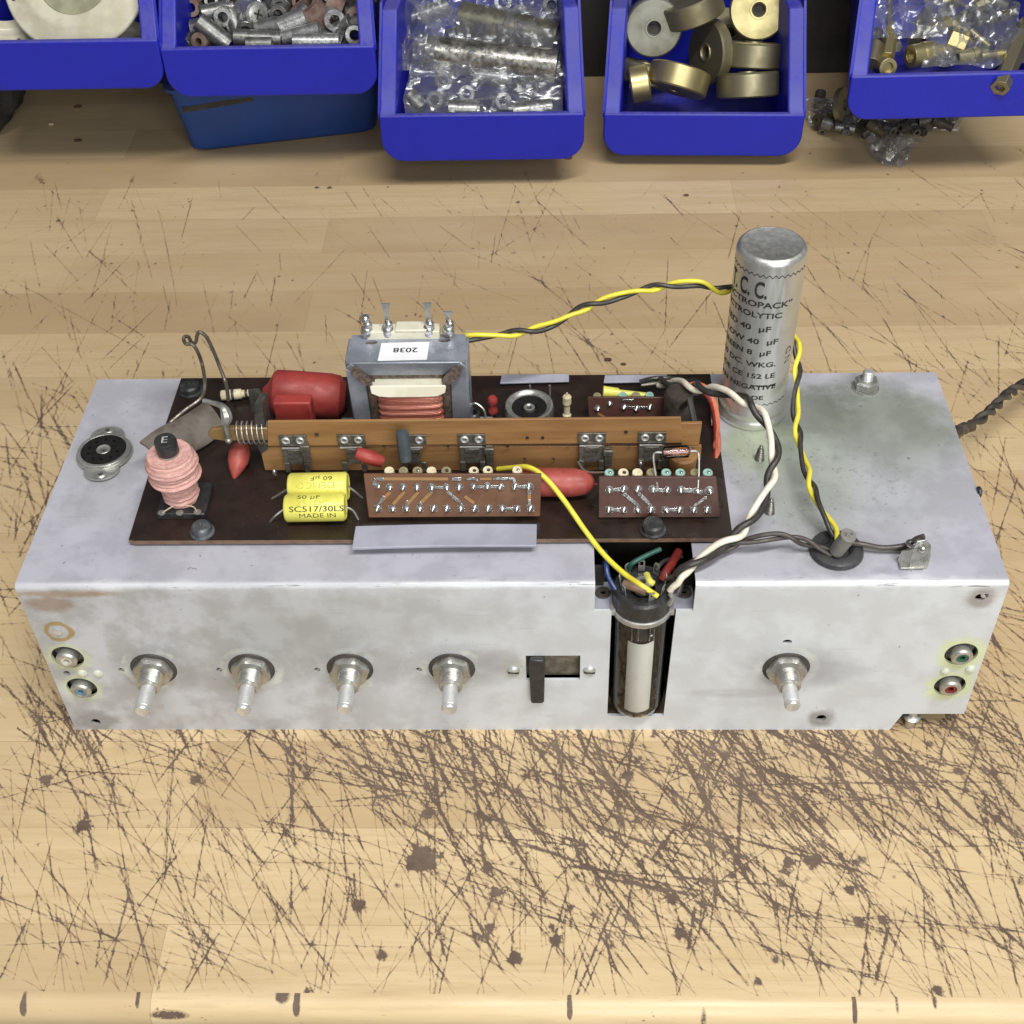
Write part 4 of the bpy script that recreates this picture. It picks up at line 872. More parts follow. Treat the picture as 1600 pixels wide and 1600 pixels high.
tr2 = [(1.5, 1, (952, 765), (975, 764)), (1.4, 1, (973, 770), (998, 790)), (1.4, 1, (997, 770), (1018, 790)), (1.5, 1, (1019, 765), (1042, 766)), (1.8, 1, (1064, 765), (1082, 766), (1098, 769)), (1.2, 1, (1104, 776), (1084, 790)), (1.5, 1, (952, 796), (974, 796)), (1.3, 1, (1040, 796), (1061, 796))]
caps2 = [(952, 738, 1.9, m_teal, 2), (974, 738, 2.1, m_cream, 1), (996, 738, 2.1, m_cream, 0), (1018, 738, 2.1, m_olive, 0), (1041, 738, 2.0, m_teal, 2), (1063, 738, 2.0, m_teal, 2), (1086, 738, 2.0, m_olive, 0), (1106, 738, 2.0, m_teal, 2)]
m2, on2 = module([(935, 809), (1126, 808), (1119, 745), (936, 745)], 31, 37, m_mod2, dots2, tr2, caps2, 'right')
m2['label'] = 'dark brown module with the glass diode above'
dots3 = [(933, 638, 1.5), (953, 630, 1.3), (975, 636, 1.4), (995, 638, 1.4), (1016, 636, 1.4)]
tr3 = [(1.2, 1, (975, 636), (1016, 637)), (1.0, 1, (972, 625), (990, 625)), (1.0, 0, (933, 645), (945, 652))]
caps3 = [(933, 618, 1.8, m_olive, 0), (973, 617, 1.9, m_teal, 0), (994, 617, 1.9, m_olive, 0), (1015, 617, 1.9, m_teal, 0)]
m3, on3 = module([(920, 655), (1048, 655), (1050, 621), (918, 621)], 92, 95, m_mod2, dots3, tr3, caps3, 'rear')
b = MB(); a, c = P(942, 612, y=101), P(1010, 618, y=101); b.cyl(a, a.lerp(c, .35), 2.6, 2.2, 16); b.cyl(a.lerp(c, .35), c, 1.6, 1.3, 16); part('ceramic_capacitor', b, m_yel)
b = MB(); b.box2((P(569, 815, z=BT).x, 24, BT), (P(845, 815, z=BT).x, 28, BT + 2)); part('module_base_rail', b, m_paxedge if False else m_black)

# yellow electrolytic capacitors
def yellow(u0, v0, u1, v1, zc, r, lines, flip=False):
    a, c = P(u0, v0, z=zc), P(u1, v1, z=zc); d = (c - a).normalized(); L = (c - a).length
    b = MB(); b.lathe([(.3, .6), (r - 1.2, .5), (r - .7, .0), (r, .8), (r, L - .8), (r - .7, L), (r - 1.2, L - .5), (.3, L - .6)], a, d, 40)
    b.cur = 1; up = Vector((0, 0, 1)); sd = d.cross(up) * -1   # sd points to the rear
    sd = Vector((-d.y, d.x, 0))
    for (body, cap, x_, ang, sx, mi, bold) in lines:
        b.cur = mi; size = cap / .7; w_ = tw(body, size) * sx
        for k in range(bold):
            def fn(x, y, k=k):
                X = L - (x_ + x) if flip else x_ + x; Y = -y if flip else y
                t = math.radians(ang) + Y / r; rr = r + .05 + .01 * k
                return a + d * (X + k * .12) + up * (rr * math.sin(t)) - sd * (rr * math.cos(t))
            b.text(body, size, fn, sx, sub=1)
    return part('electrolytic_capacitor', b, [m_yel, m_ink, m_ink2], smooth=45), a, c
y1, a1_, c1_ = yellow(446, 794, 540, 792, BT + 6.4, 5.6, [('50 \u00b5F', 2.1, 5.2, 82, 1.35, 1, 1), ('25v.DC', 2.0, 5.2, 53, 1.45, 2, 1), ('SC517/30LS', 2.2, 2.2, 27, 1.42, 1, 2), ('MADE IN', 2.0, 6, -1, 1.3, 1, 1)])
y1['label'] = 'front yellow capacitor with crisp black type'
y2, a2_, c2_ = yellow(452, 762, 544, 760, BT + 7.6, 5.9, [('60 \u00b5F', 2.0, 5.5, 88, 1.35, 1, 1), ('DEMCO', 2.7, 4.4, 62, 1.15, 2, 1)], flip=True)
y2['label'] = 'rear yellow capacitor with upside down faded type'
for a, uu in ((a1_, [(430, 806), (422, 815)]), (c1_, [(552, 798), (560, 812)]), (a2_, [(440, 770), (425, 779)]), (c2_, [(556, 769), (566, 778)])):
    b = MB(); b.tube(smooth_path([a, P(*uu[0], z=BT + 4.5), P(*uu[1], z=BT + .5)]), .42, 8); part('lead_wire', b, m_zinc)

# red capacitors and other small parts
b = MB(); a, c = P(418, 612, y=101), P(548, 622, y=103); d = (c - a)
b.lathe([(1.5, -2), (3.5, 0), (8.6, 2.5), (9.4, 4), (9.6, 12), (9.6, 27), (9.0, 31), (6, 33.5)], a, d, 32, sq=(1, 1.08)); part('film_capacitor', b, m_red)['label'] = 'big red barrel capacitor beside transformer'
q0, q1 = P(424, 624, y=76), P(489, 655, y=76); b = MB(); b.box2((q0.x, 76, 100), (q1.x, 82, q0.z - 2)); part('film_capacitor', b, m_red, bevel=.8, seg=3)['label'] = 'square red capacitor'
p = P(372, 716, z=BT + 5); b = MB(); b.lathe([(.4, -8.5), (1.3, -7.5), (3.0, -4.5), (4.3, -1), (4.5, 2.5), (3.4, 6), (1.5, 7.6)], p + Vector((0, 0, -.5)), (.15, .75, .5), 24); part('tantalum_capacitor', b, m_red2)['label'] = 'red drop shaped capacitor'
b = MB(); b.lathe([(1.0, -1), (3.0, .3), (4.8, 3), (5.8, 6), (5.8, 24), (5.0, 29), (3.4, 31.8), (1.2, 33)], P(800, 753, z=BT + 7), (1, -.02, 0), 32); b.tube([P(918, 753, z=BT + 7), P(932, 757, z=BT + 4)], .5, 8); part('film_capacitor', b, m_red2)['label'] = 'long red rounded capacitor behind the module'
b = MB(); a, c = P(556, 707, y=50), P(598, 722, y=50); b.tube([a.lerp(c, t) for t in np.linspace(0, 1, 9)], 3.0, 16, rf=lambda t: .75 + .25 * math.sin(pi * t)); part('film_capacitor', b, m_red)['label'] = 'small tilted red capacitor on the strip'
b = MB(); a, c = P(628, 674, y=53), P(634, 720, y=50); b.tube([a.lerp(c, t) for t in np.linspace(-.05, 1.05, 15)], 2.6, 16, rf=lambda t: min(1, (1 - abs(2 * t - 1) ** 6) ** .5 + .25)); b.cur = 1
b.text('MULLARD' if False else '10pF', 2.4, lambda x, y: (a.x - .9 + y * .4, a.y - 2.45, a.z - 2 - x), 1.1); part('tubular_capacitor', b, [mat('slate_lacquer', (.055, .07, .08), (.09, .10, .11), 90, .35), mat('grey_print', (.3, .3, .3))], smooth=50)
b = MB(); a = P(771, 655, y=96); b.lathe([(1.7, 0), (2.1, .5), (2.2, 2), (1.6, 3), (1.6, 5), (2.2, 6), (2.1, 8), (1.5, 8.8)], (a.x, 96, BT + 2), (0, 0, 1), 20); part('resistor', b, m_red)
b = MB(); b.lathe([(1.6, 0), (1.9, .5), (1.9, 3), (1.35, 3.6), (1.35, 8), (1.9, 8.6), (1.9, 12), (1.4, 12.6)], (P(886, 640, y=90).x, 92, BT + 1), (0, .1, 1), 20); b.tube([(P(886, 640, y=90).x, 93.2, BT + 13), (P(886, 640, y=90).x, 93.2, BT + 15)], .4, 6); part('resistor', b, m_cream)
a, c = P(345, 618, z=BT + 3), P(405, 613, z=BT + 3); b = MB(); b.cyl(a, a.lerp(c, .55), 2.3, n=20, ch=.4); b.cyl(a.lerp(c, .55), c, 1.7, n=20); o = part('resistor', b, m_cream)
b = MB()
for t in (.28, .63, .74, .85): b.lathe([(2.35 if t < .55 else 1.78, 0), (2.38 if t < .55 else 1.8, .2), (2.38 if t < .55 else 1.8, 1), (2.35 if t < .55 else 1.78, 1.2)], a.lerp(c, t), c - a, 20)
link('colour_band', b, m_wbrn, o)
# trimmer set in a nickel ring
p = P(827, 640, z=BT + 3); b = MB(); b.lathe([(7.6, 0), (10.6, 0), (10.8, 3), (10.2, 5.8), (9.4, 6.0), (8.6, 5.0), (7.6, 4.6)], (p.x, p.y, BT), n=48, closed=True, sq=(1.05, 1)); th_ = part('board_valve_holder', b, m_zinc)
b = MB(); b.lathe([(.1, 0), (8.6, 0), (8.6, 4.2), (3.6, 4.2), (3.2, 3.6), (.1, 3.6)], (p.x, p.y, BT), n=40); link('moulding', b, m_bake, th_)
b = MB(); b.lathe([(1.2, 3), (2.4, 3), (2.4, 5.4), (1.8, 5.6), (1.2, 5)], (p.x, p.y - 1, BT), n=20, closed=True); link('centre_spigot', b, m_zinc, th_)
for u in (828, 859):
    q = P(u, 602, y=110); b = MB(); b.tube([(q.x, 110, BT), (q.x, 110, q.z)], .5, 8); part('lead_wire', b, m_zinc)
# small round part beside the transformer
p = P(738, 646, z=BT + 3); b = MB(); b.lathe([(2, 0), (3.4, 0), (3.4, 3.4), (2.6, 4), (2, 3.6)], (p.x, p.y, BT), n=24, closed=True); part('ferrite_ring', b, m_black)
b = MB(); b.tube(smooth_path([(p.x - 2, p.y + 1, BT + 4), (p.x + 1, p.y + 2, BT + 7), (p.x + 5, p.y, BT + 5), (p.x + 6, p.y - 2, BT)]), .5, 8); part('lead_wire', b, m_zinc)
# dark oscillator coil and post at the right rear
p = P(1058, 640, z=BT + 7); b = MB(); b.lathe([(6.0, 0), (6.2, 1), (6.0, 17), (5.2, 18.5), (2, 18.8)], (p.x, p.y - 2, BT), n=28); part('oscillator_coil', b, mat('tarred_winding', (.035, .026, .02), (.06, .045, .035), 200, .6, bump=.4))
q0, q1 = P(1084, 612, y=74), P(1084, 690, y=66); b = MB(); b.tube([(q0.x - 3, 84, BT + 14), (q0.x - 1, 76, q0.z - 6), (q1.x, 66, q1.z + 8), (q1.x - 1, 62, q1.z)], 1.3, 8); part('flat_post', b, bpy.data.materials['black_steel'])
p = P(1068, 712, y=52); b = MB(); b.cyl((p.x, 52, BT), (p.x, 52, p.z + 1), 5.4, n=28, ch=.8); part('trimmer_body', b, m_tan)
# glass diode on its legs
a, c = P(1034, 707, y=44), P(1079, 705, y=44); b = MB(); b.tube([a.lerp(c, t) for t in np.linspace(0, 1, 15)], 2.5, 20, rf=lambda t: min(1, .2 + (1 - abs(2 * t - 1) ** 5) ** .5)); dio = part('glass_diode', b, m_glass2, smooth=60)
b = MB(); b.cyl(a.lerp(c, .02), a.lerp(c, .36), .9, n=14); b.cyl(a.lerp(c, .6), a.lerp(c, .98), .7, n=14); b.cyl(a.lerp(c, .36), a.lerp(c, .6), 1.3, n=14); link('diode_core', b, mat('dusky_pink', (.42, .25, .24), (.5, .4, .4), 300, .4), dio)
for e, (u, v) in ((a, (1028, 764)), (c, (1090, 762))):
    k = on2(u, v, .6); s = -1 if e is a else 1; b = MB(); b.tube(smooth_path([e, e + Vector((s * 2.2, 0, 0)), e + Vector((s * 3.2, -.6, -1.6)), e.lerp(k, .6) + Vector((s * 1.5, 0, 0)), k], 5), .42, 8); link('lead_wire', b, m_zinc, dio)
b = MB(); b.tube(smooth_path([P(903, 722, y=56), P(912, 734, y=50), P(925, 738, y=46), P(946, 738, y=42)]), .42, 8); part('lead_wire', b, m_zinc)
for (u, v) in [(429, 738), (1001, 726)]:
    p = P(u, v, y=54); b = MB(); b.sphere(p, 1.1, 10, 8, (1, 1, 1.7)); part('solder_blob', b, m_solder)
b = MB(); q = [P(1109, 625, z=BT + 1), P(1121, 625, z=BT + 1), P(1123, 665, z=BT + 1), P(1111, 665, z=BT + 1)]; b.add([*q, *[p + Vector((0, 0, 2)) for p in q]], [(0, 1, 2, 3), (4, 7, 6, 5), (0, 4, 5, 1), (1, 5, 6, 2), (2, 6, 7, 3), (3, 7, 4, 0)]); part('paper_sleeve', b, mat('brown_paper', (.5, .4, .27)))

# grey-brown card plate and wire loop
q = [P(218, 690, z=BT + 13), P(258, 735, z=BT + 4), P(352, 668, z=BT + 5), P(318, 627, z=BT + 14)]
b = MB()
def cardf(i, j): p = q[0].lerp(q[3], i).lerp(q[1].lerp(q[2], i), j); return p + Vector((0, 0, 3.2 * math.sin(pi * j) + .8 * math.sin(pi * i * 2)))
R = [[cardf(i / 16, j / 10) for j in range(11)] + [cardf(i / 16, j / 10) - Vector((0, 0, 1.2)) for j in range(10, -1, -1)] for i in range(17)]
b.rings(R); part('card_screen', b, m_card, smooth=50)
b = MB(); b.tube(smooth_path([P(266, 660, z=BT + 13), P(290, 640, z=BT + 15), P(314, 622, z=BT + 17), P(320, 600, z=BT + 22), P(316, 570, y=106), P(308, 548, y=104), P(300, 538, y=104), P(290, 537, y=104), P(287, 528, y=104), P(294, 526, y=106), P(300, 536, y=108), P(306, 534, y=108), P(308, 524, y=108), P(312, 519, y=108), P(322, 526, y=108), P(332, 545, y=108), P(344, 575, y=107), P(353, 600, y=103), P(357, 625, y=90)], 8), .8, 10); part('bare_wire_loop', b, mat('oxidised_wire', (.16, .14, .11), None, 200, .4, metal=.5))
b = MB(); a = P(262, 665, z=H + 2.2); c = P(272, 634, z=H + 2.2); b.box((a + c) / 2, ((a - c).length, 1.4, 1.0), Matrix.Rotation(math.atan2(c.y - a.y, c.x - a.x), 3, 'Z')); part('edge_clip', b, m_zinc)

# pink cotton coil on a black former
p = P(270, 780, z=BT + 3)
sx_, sy_ = P(282, 797, z=BT).x, P(282, 797, z=BT).y
b = MB(); q = [P(246, 812, z=BT), P(322, 812, z=BT), P(335, 762, z=BT), P(262, 762, z=BT)]
b.add([*q, *[k + Vector((0, 0, 3.2)) for k in q]], [(0, 3, 2, 1), (4, 5, 6, 7), (0, 1, 5, 4), (1, 2, 6, 5), (2, 3, 7, 6), (3, 0, 4, 7)]); base = part('coil_base', b, m_black, bevel=.5)
for (u, v) in [(253, 802), (281, 802), (309, 801)]:
    k = P(u, v, z=BT + 3.3); b = MB(); b.lathe([(.7, 0), (1.5, 0), (1.5, .5), (.7, .6)], k, (0, 0, 1), 16, closed=True); b.tube([k, k + Vector((0, 0, .6))], .6, 6); link('eyelet', b, m_zinc, base)
o0 = Vector((P(284, 785, z=BT + 3).x, P(284, 785, z=BT + 3).y + 2, BT + 3)); top = P(262, 703, z=BT + 30); ax = (top - o0)
Lx = ax.length; prof = []
def rw(t):
    if t < .40: return 7.0 + .35 * math.sin(t * 70) - 1.2 * (t < .08)
    if t < .50: return 7.0 + 2.8 * math.sin((t - .40) / .1 * pi / 2)
    return 9.8 + .4 * math.sin(t * 26 + 1) + .28 * math.sin(t * 88) - 1.6 * max(0, (t - .84)) / .1
b = MB(); prof = [(3, .5)] + [(rw(t), Lx * t) for t in np.linspace(.02, .9, 50)] + [(8.6, Lx * .925), (3.4, Lx * .915)]
b.lathe(prof, o0, ax, 48)
for i_, (x_, y_, z_) in enumerate(b.v): q_ = Vector((x_, y_, z_)); k_ = .3 * mn_(q_ * .35) + .15 * mn_(Vector((q_.x * .5, q_.y * .5, q_.z * 2.4))); r_ = q_ - (o0 + ax.normalized() * (q_ - o0).dot(ax.normalized())); b.v[i_] = tuple(q_ + r_.normalized() * k_ * min(1, r_.length / 5))
coil = part('pink_coil', b, m_pink, smooth=50)
b = MB(); b.lathe([(3.9, Lx * .85), (3.9, Lx * .97), (4.3, Lx * .975)], o0, ax, 32); link('former', b, mat('nickel_band', (.5, .48, .42), None, 200, .4, metal=.4), coil)
b = MB(); b.lathe([(4.3, Lx * .97), (4.4, Lx * 1.16), (4.0, Lx * 1.2), (.1, Lx * 1.2)], o0, ax, 32); b.cur = 1
u_, w_, d_ = frame(ax); tc = o0 + ax.normalized() * (Lx * 1.2 + .08)
ex = Vector((1, .1, 0)); ex = (ex - d_ * ex.dot(d_)).normalized(); ey = d_.cross(ex)
b.text('E', 5.2, lambda x, y: tc + ex * (x - 1.5) + ey * (y - 1.8), 1); b.text('E', 5.2, lambda x, y: tc + ex * (x - 1.35) + ey * (y - 1.8), 1)
link('ferrite_core', b, [m_black, mat('white_print', (.7, .7, .68))], coil)
b = MB(); b.tube(smooth_path([P(254, 801, z=BT + 4), P(265, 794, z=BT + 5.5), P(275, 788, z=BT + 6), P(286, 784, z=BT + 5)]), .3, 6); b.tube(smooth_path([P(308, 800, z=BT + 4), P(302, 792, z=BT + 5), P(288, 789, z=BT + 6), P(272, 784, z=BT + 5)]), .3, 6); link('litz_lead', b, mat('litz', (.5, .38, .28)), coil)

# ------------------------------------------------------------ wiring
def pair(pts, ma, mb_, off, pitch, r, names=('wire', 'wire'), ph=0, labels=(None, None)):
    for i, m in enumerate((ma, mb_)):
        b = MB(); b.tube(twist(pts, off, pitch, 14, ph, 2, i), r, 10); o = part(names[i], b, m, smooth=70)
        if labels[i]: o['label'] = labels[i]
ywk = [P(706, 531, y=103), P(740, 527, y=103), P(800, 521, y=105), P(860, 508, y=108), P(910, 482, y=112), P(970, 462, y=116), P(1030, 448, y=119), P(1090, 443, y=120), P(1140, 451, y=121), (118, 123, 160), P(1235, 505, y=121), P(1245, 540, y=112), P(1246, 585, y=100), P(1243, 640, y=84), P(1249, 690, y=68), P(1262, 740, y=50), P(1278, 785, y=34), P(1298, 820, y=24), P(1310, 848, y=16.5)]
pair(ywk, m_wyel, m_wblk, 1.15, 31, 1.02, ph=2.2, labels=('yellow wire of the twisted pair over the can', 'black wire twisted with the yellow one'))
wk = [P(1030, 597, z=BT + 9), P(1060, 600, z=BT + 16), P(1100, 607, z=BT + 25), P(1150, 618, z=H + 34), P(1187, 645, z=H + 34), P(1209, 690, z=H + 28), P(1208, 730, z=H + 22), P(1193, 780, z=H + 16), P(1160, 828, z=H + 11), P(1120, 858, z=H + 8), P(1084, 882, z=H + 6), P(1064, 896, z=H + 3), P(1060, 912, z=H - 1), P(1052, 926, z=87)]
pair(wk, m_wwht, m_wblk, 1.4, 27, 1.32, ph=.8, labels=('cream wire of the pair curving to the valve socket', 'black wire twisted with the cream one'))
bk = [P(1040, 912, z=84), P(1056, 896, z=H - 1), P(1078, 884, z=H + 2), P(1110, 868, z=H + 3), P(1150, 850, z=H + 6), P(1190, 841, z=H + 9), P(1225, 838, z=H + 9), P(1260, 848, z=H + 6), P(1300, 864, z=H + 3)]
pair(bk, m_wbrn, m_wbrn, 1.1, 30, .95, ph=1)
b = MB(); b.tube(smooth_path([P(1318, 848, z=H + 4), P(1345, 850, z=H + 4.5), P(1380, 856, z=H + 3.5), P(1415, 852, z=H + 5), P(1432, 842, z=H + 9), P(1444, 838, z=H + 11)]), 1.1, 10); part('wire', b, m_wbrn)
b = MB(); b.tube(smooth_path([P(1318, 850, z=H + 2), P(1350, 856, z=H + 1.6), P(1400, 860, z=H + 1.4), P(1428, 856, z=H + 4)]), .9, 10); part('wire', b, m_grys)
b = MB(); b.tube(smooth_path([P(778, 733, y=52), P(800, 731, y=49), P(825, 730, y=45), P(850, 745, y=41), P(880, 780, y=34), P(915, 830, y=24), P(945, 868, y=15), P(975, 896, y=7), P(1000, 913, y=1), P(1028, 932, z=87)], 10), 1.08, 12); part('wire', b, m_wyel)['label'] = 'single yellow wire from board to valve socket'
for k, (m, off) in enumerate([(m_worg, 0), (m_wred, 7), (m_worg, 3)]):
    b = MB(); b.tube(smooth_path([P(1070 - off, 606 + off * .4, z=BT + 10), P(1086, 600 + off, z=BT + 11), P(1104 - off * .4, 607 + off, z=BT + 9), P(1116 - off * .6, 630, z=BT + 6), P(1121 - off * .5, 660, z=BT + 3), P(1118 - off * .4 + 3 * k, 695, z=BT + 1), P(1119 - off * .3, 718, z=BT - 1)]), 1.15, 10); part('wire', b, m)
for pts, m, r in [([P(945, 862, y=22), P(947, 880, y=14), P(950, 900, y=9), P(962, 922, y=4)], m_wblu, 1.1), ([P(1032, 858, y=18), P(1010, 868, y=15), P(988, 880, y=12), P(982, 890, z=86)], m_wgrn, 1.0), ([P(1060, 862, y=22), P(1050, 880, y=14), P(1040, 895, y=9), P(1035, 905, z=86)], m_wred, 1.7), ([P(1065, 870, y=22), P(1040, 876, y=16), P(1030, 884, y=13), P(1025, 892, z=87)], m_wblk, .9),
                  ([P(975, 912, z=88), P(990, 917, z=88.5), P(1010, 925, z=88)], m_paxedge, 1.7), ([P(1047, 928, z=88), P(1050, 935, z=86), P(1045, 945, z=83)], m_zinc, .9), ([P(1010, 898, z=86), P(1015, 908, z=87), P(1020, 912, z=86)], m_yel, 1.4),
                  ([P(1000, 597, z=BT + 6), P(1020, 592, z=BT + 8), P(1045, 591, z=BT + 8), P(1075, 596, z=BT + 9)], m_wblk, 1.2), ([P(575, 510, y=102), P(590, 511, y=103), P(615, 511, y=105), P(635, 517, y=108)], m_wblk, 1.0), ([P(1002, 600, z=BT + 5), P(1030, 597, z=BT + 6), P(1060, 594, z=BT + 8)], m_wwht, 1.0)]:
    b = MB(); b.tube(smooth_path(pts), r, 10); part('wire', b, m)
# mains lead leaving at the right, and the small black foot beside it
ml = [(188, 84, 66), P(1490, 682, x=192), P(1520, 664, z=60), P(1550, 640, z=56), P(1575, 616, z=50), P(1600, 600, z=44), P(1660, 560, z=30), P(1740, 520, z=12)]
pair(ml, m_wbrn, m_wblk, 1.5, 22, 1.45)
p = P(1531, 769, x=191); b = MB(); b.cyl((189.6, p.y, p.z), (191.4, p.y, p.z), 2.4, n=24, ch=.5); part('side_button', b, m_black)
b = MB(); p = P(1428, 1124, z=8); b.lathe([(3.6, 0), (3.8, .8), (2.6, 1.6)], (p.x, p.y + 3, 6), (0, 0, 1), 20); b.cyl((p.x, p.y + 3, 0.2), (p.x, p.y + 3, 12), 2.2, n=16); part('foot_screw', b, m_zinc)
b = MB(); b.box2((162, 4, 10.6), (188, 40, 11.8)); part('under_flange', b, m_strip)
# ================================================================== blue bins behind
def bin_mat(name, c1, dust=.36):
    t = NT(name); sep = t.n.new('ShaderNodeSeparateXYZ'); t.l.new(t.co, sep.inputs[0])
    n = t.noise(30, 5, .65); nf = t.noise(380, 4, .6); geo = t.n.new('ShaderNodeNewGeometry'); s2 = t.n.new('ShaderNodeSeparateXYZ'); t.l.new(geo.outputs['Normal'], s2.inputs[0])
    up = t.ss(s2.outputs[2], .15, .9)                      # dust settles on what faces up
    d = t.math('MULTIPLY', up, t.ss(t.math('ADD', n, t.math('MULTIPLY', nf, .4)), .5, .85, .1, dust))
    c = t.mix(t.ss(n, .35, .7, 0, .5), c1, tuple(q * .78 for q in c1)); c = t.mix(d, c, (.22, .20, .26)); st_ = t.noise(1, 4, .7, t.mapv((18, 18, 240))); c = t.mix(t.ss(st_, .6, .72, 0, .16), c, (.12, .14, .38)); c = t.mix(t.ss(t.noise(9, 4, .6), .5, .75, 0, .35), c, (.05, .05, .2))
    t.set(col=c, rough=t.math('ADD', .42, t.math('MULTIPLY', d, .4)), spec=.4); t.bump(nf, .12, .0003); return t.m
m_bin = bin_mat('cobalt_blue_plastic', (.012, .018, .40)); m_bin2 = bin_mat('old_blue_plastic', (.012, .055, .24), .3)
def make_bin(x0, x1, Y, z0, lip, rot, label, m=m_bin, ht=90, dep=135, fl=11, slope=38, tp=.0013, rr=15, tw_=3):
    w = (x1 - x0) / 2; b = MB(); dep = 619 - Y - abs(w * math.sin(math.radians(rot))) * 1.05
    def sec(y, h, zb, inner):
        """U shaped section: from the left top down, round the bottom and up again"""
        a = w - (inner or 0); r = max(3, rr - (inner or 0) * .6); zz = zb; q = [(-a, h)]
        q += [(-a + r - r * math.cos(t), zz + r - r * math.sin(t)) for t in np.linspace(0, pi / 2, 9)]
        q += [(a - r + r * math.sin(t), zz + r - r * math.cos(t)) for t in np.linspace(0, pi / 2, 9)]
        q += [(a, h)]; return [Vector((p[0], y, p[1])) for p in q]
    # outer and inner skin with the wide sloping flange between them
    ys_ = [0, 4, slope * .33, slope * .66, slope, dep]
    hh = lambda y: lip + (ht - lip) * min(1, max(0, y - 2) / slope)
    R = []
    for y in ys_:
        o = sec(y, hh(y), 0, 0); i = sec(y, hh(y), 4, fl if y < dep else fl)
        R.append(o + i[::-1])
    n = len(R[0]); m_ = len(R)
    front_in = sec(4, lip, 4, fl)
    b.rings(R, cap0=False, cap1=False)
    # front wall (solid plate with the rounded lower corners) and back wall
    f0 = sec(-1.2, lip, 0, 0); f1 = sec(3.5, lip, 0, .02)
    b.rings([f0, f1]); bk0 = sec(dep, ht, 0, 0); bk1 = sec(dep + 3, ht, 0, .02); b.rings([bk0, bk1])
    b.v = [(q_[0] * (1 - tp * max(0, q_[1])), q_[1], q_[2]) for q_ in b.v]
    o = link('storage_bin', b, m, origin=(0, 0, 0), bevel=1.3, seg=3, smooth=40, keep=False)
    o.location = Vector(((x0 + x1) / 2, Y, z0)) * S; o.rotation_euler = (0, 0, math.radians(rot))
    for s in (-1, 1):                                      # thin raised edge along each flange
        rim = MB(); rim.prism([(0, lip - 4), (0, lip + 1.0), (slope, ht + 1.0), (dep - 2, ht + 1.0), (dep - 2, ht - 4), (slope, ht - 4)], (s * (w + .2) - .8, 2, 0), (0, 1, 0), (0, 0, 1), (1.6, 0, 0))
        rim.v = [(q_[0] * (1 - tp * max(0, q_[1])), q_[1], q_[2]) for q_ in rim.v]; r_ = link('raised_rim', rim, m, origin=(0, 0, 0)); r_.parent = o; r_.location = (0, 0, 0)
    return tag(o, label, 'bin', 'blue storage bins in a row')
YB = {1: 466, 2: 465, 3: 452, 4: 480, 5: 450}
g_ = lambda u, v, k: P(u, v, y=YB[k])
make_bin(g_(-50, 137, 1).x - 5, g_(263, 137, 1).x, YB[1], g_(150, 139, 1).z, 33, 0, 'blue bin at the top left holding cream plastic rings')
make_bin(g_(266, 148, 2).x, g_(593, 148, 2).x, YB[2], g_(430, 149, 2).z, 33, 0, 'blue bin full of grey and rusty metal tube spacers', fl=10)
make_bin(g_(599, 249, 3).x, g_(912, 249, 3).x, YB[3], g_(755, 250, 3).z, 33, 0, 'blue bin holding a clear plastic bag and a fat silver tube')
make_bin(g_(942, 240, 4).x, g_(1248, 240, 4).x, YB[4], g_(1095, 243, 4).z, 31, -2.2, 'blue bin filled with brass rollers, turned a little to the right')
make_bin(g_(1318, 185, 5).x, g_(1650, 185, 5).x, YB[5], g_(1450, 184, 5).z, 30, 1.0, 'blue bin at the top right with brass fittings and a hex rod', tp=.003)
# older bin standing on the bench under the second one
b = MB(); w = 67
def loop(z, e, r=9):
    X, Yd = w + e, 50 + e; q = []
    for cx, cy, a0 in ((X - r, Yd - r, 0), (-X + r, Yd - r, 90), (-X + r, -Yd + r, 180), (X - r, -Yd + r, 270)):
        q += [Vector((cx + r * math.cos(math.radians(a0 + t)), cy + r * math.sin(math.radians(a0 + t)), z)) for t in (0, 22.5, 45, 67.5, 90)]
    return q
b.rings([loop(.5, -3), loop(0, -1.5) and loop(3, 0), loop(50, 7), loop(50.6, 10), loop(53, 10), loop(53, 4), loop(4, -4)], cap1=True)
ob = link('old_bin', b, m_bin2, origin=(0, 0, 0), bevel=.6)
q0, q1 = P(300, 241, z=0), P(590, 208, z=0); ang = math.atan2(q1.y - q0.y, q1.x - q0.x); mid = (q0 + q1) / 2 + Vector((-math.sin(ang), math.cos(ang), 0)) * 50
ob.location = mid * S; ob.rotation_euler = (0, 0, ang); tag(ob, 'darker dusty blue bin standing on the bench below the bin of spacers', 'bin', 'blue storage bins in a row')
b = MB(); b.box((-42, -54.6, 38), (50, 2.0, 4), Matrix.Rotation(-.06, 3, 'Y')); s_ = link('label_slot', b, m_dark, origin=(0, 0, 0)); s_.parent = ob; s_.location = (0, 0, 0)
b = MB(); b.box((20, -53.6, 40), (26, 1.2, 8)); s_ = link('moulded_catch', b, m_bin2, origin=(0, 0, 0), bevel=.5); s_.parent = ob; s_.location = (0, 0, 0)

SC_ = lambda p: CAM_F / (Vector(CAM_LOC) - p).length          # photograph pixels per mm there
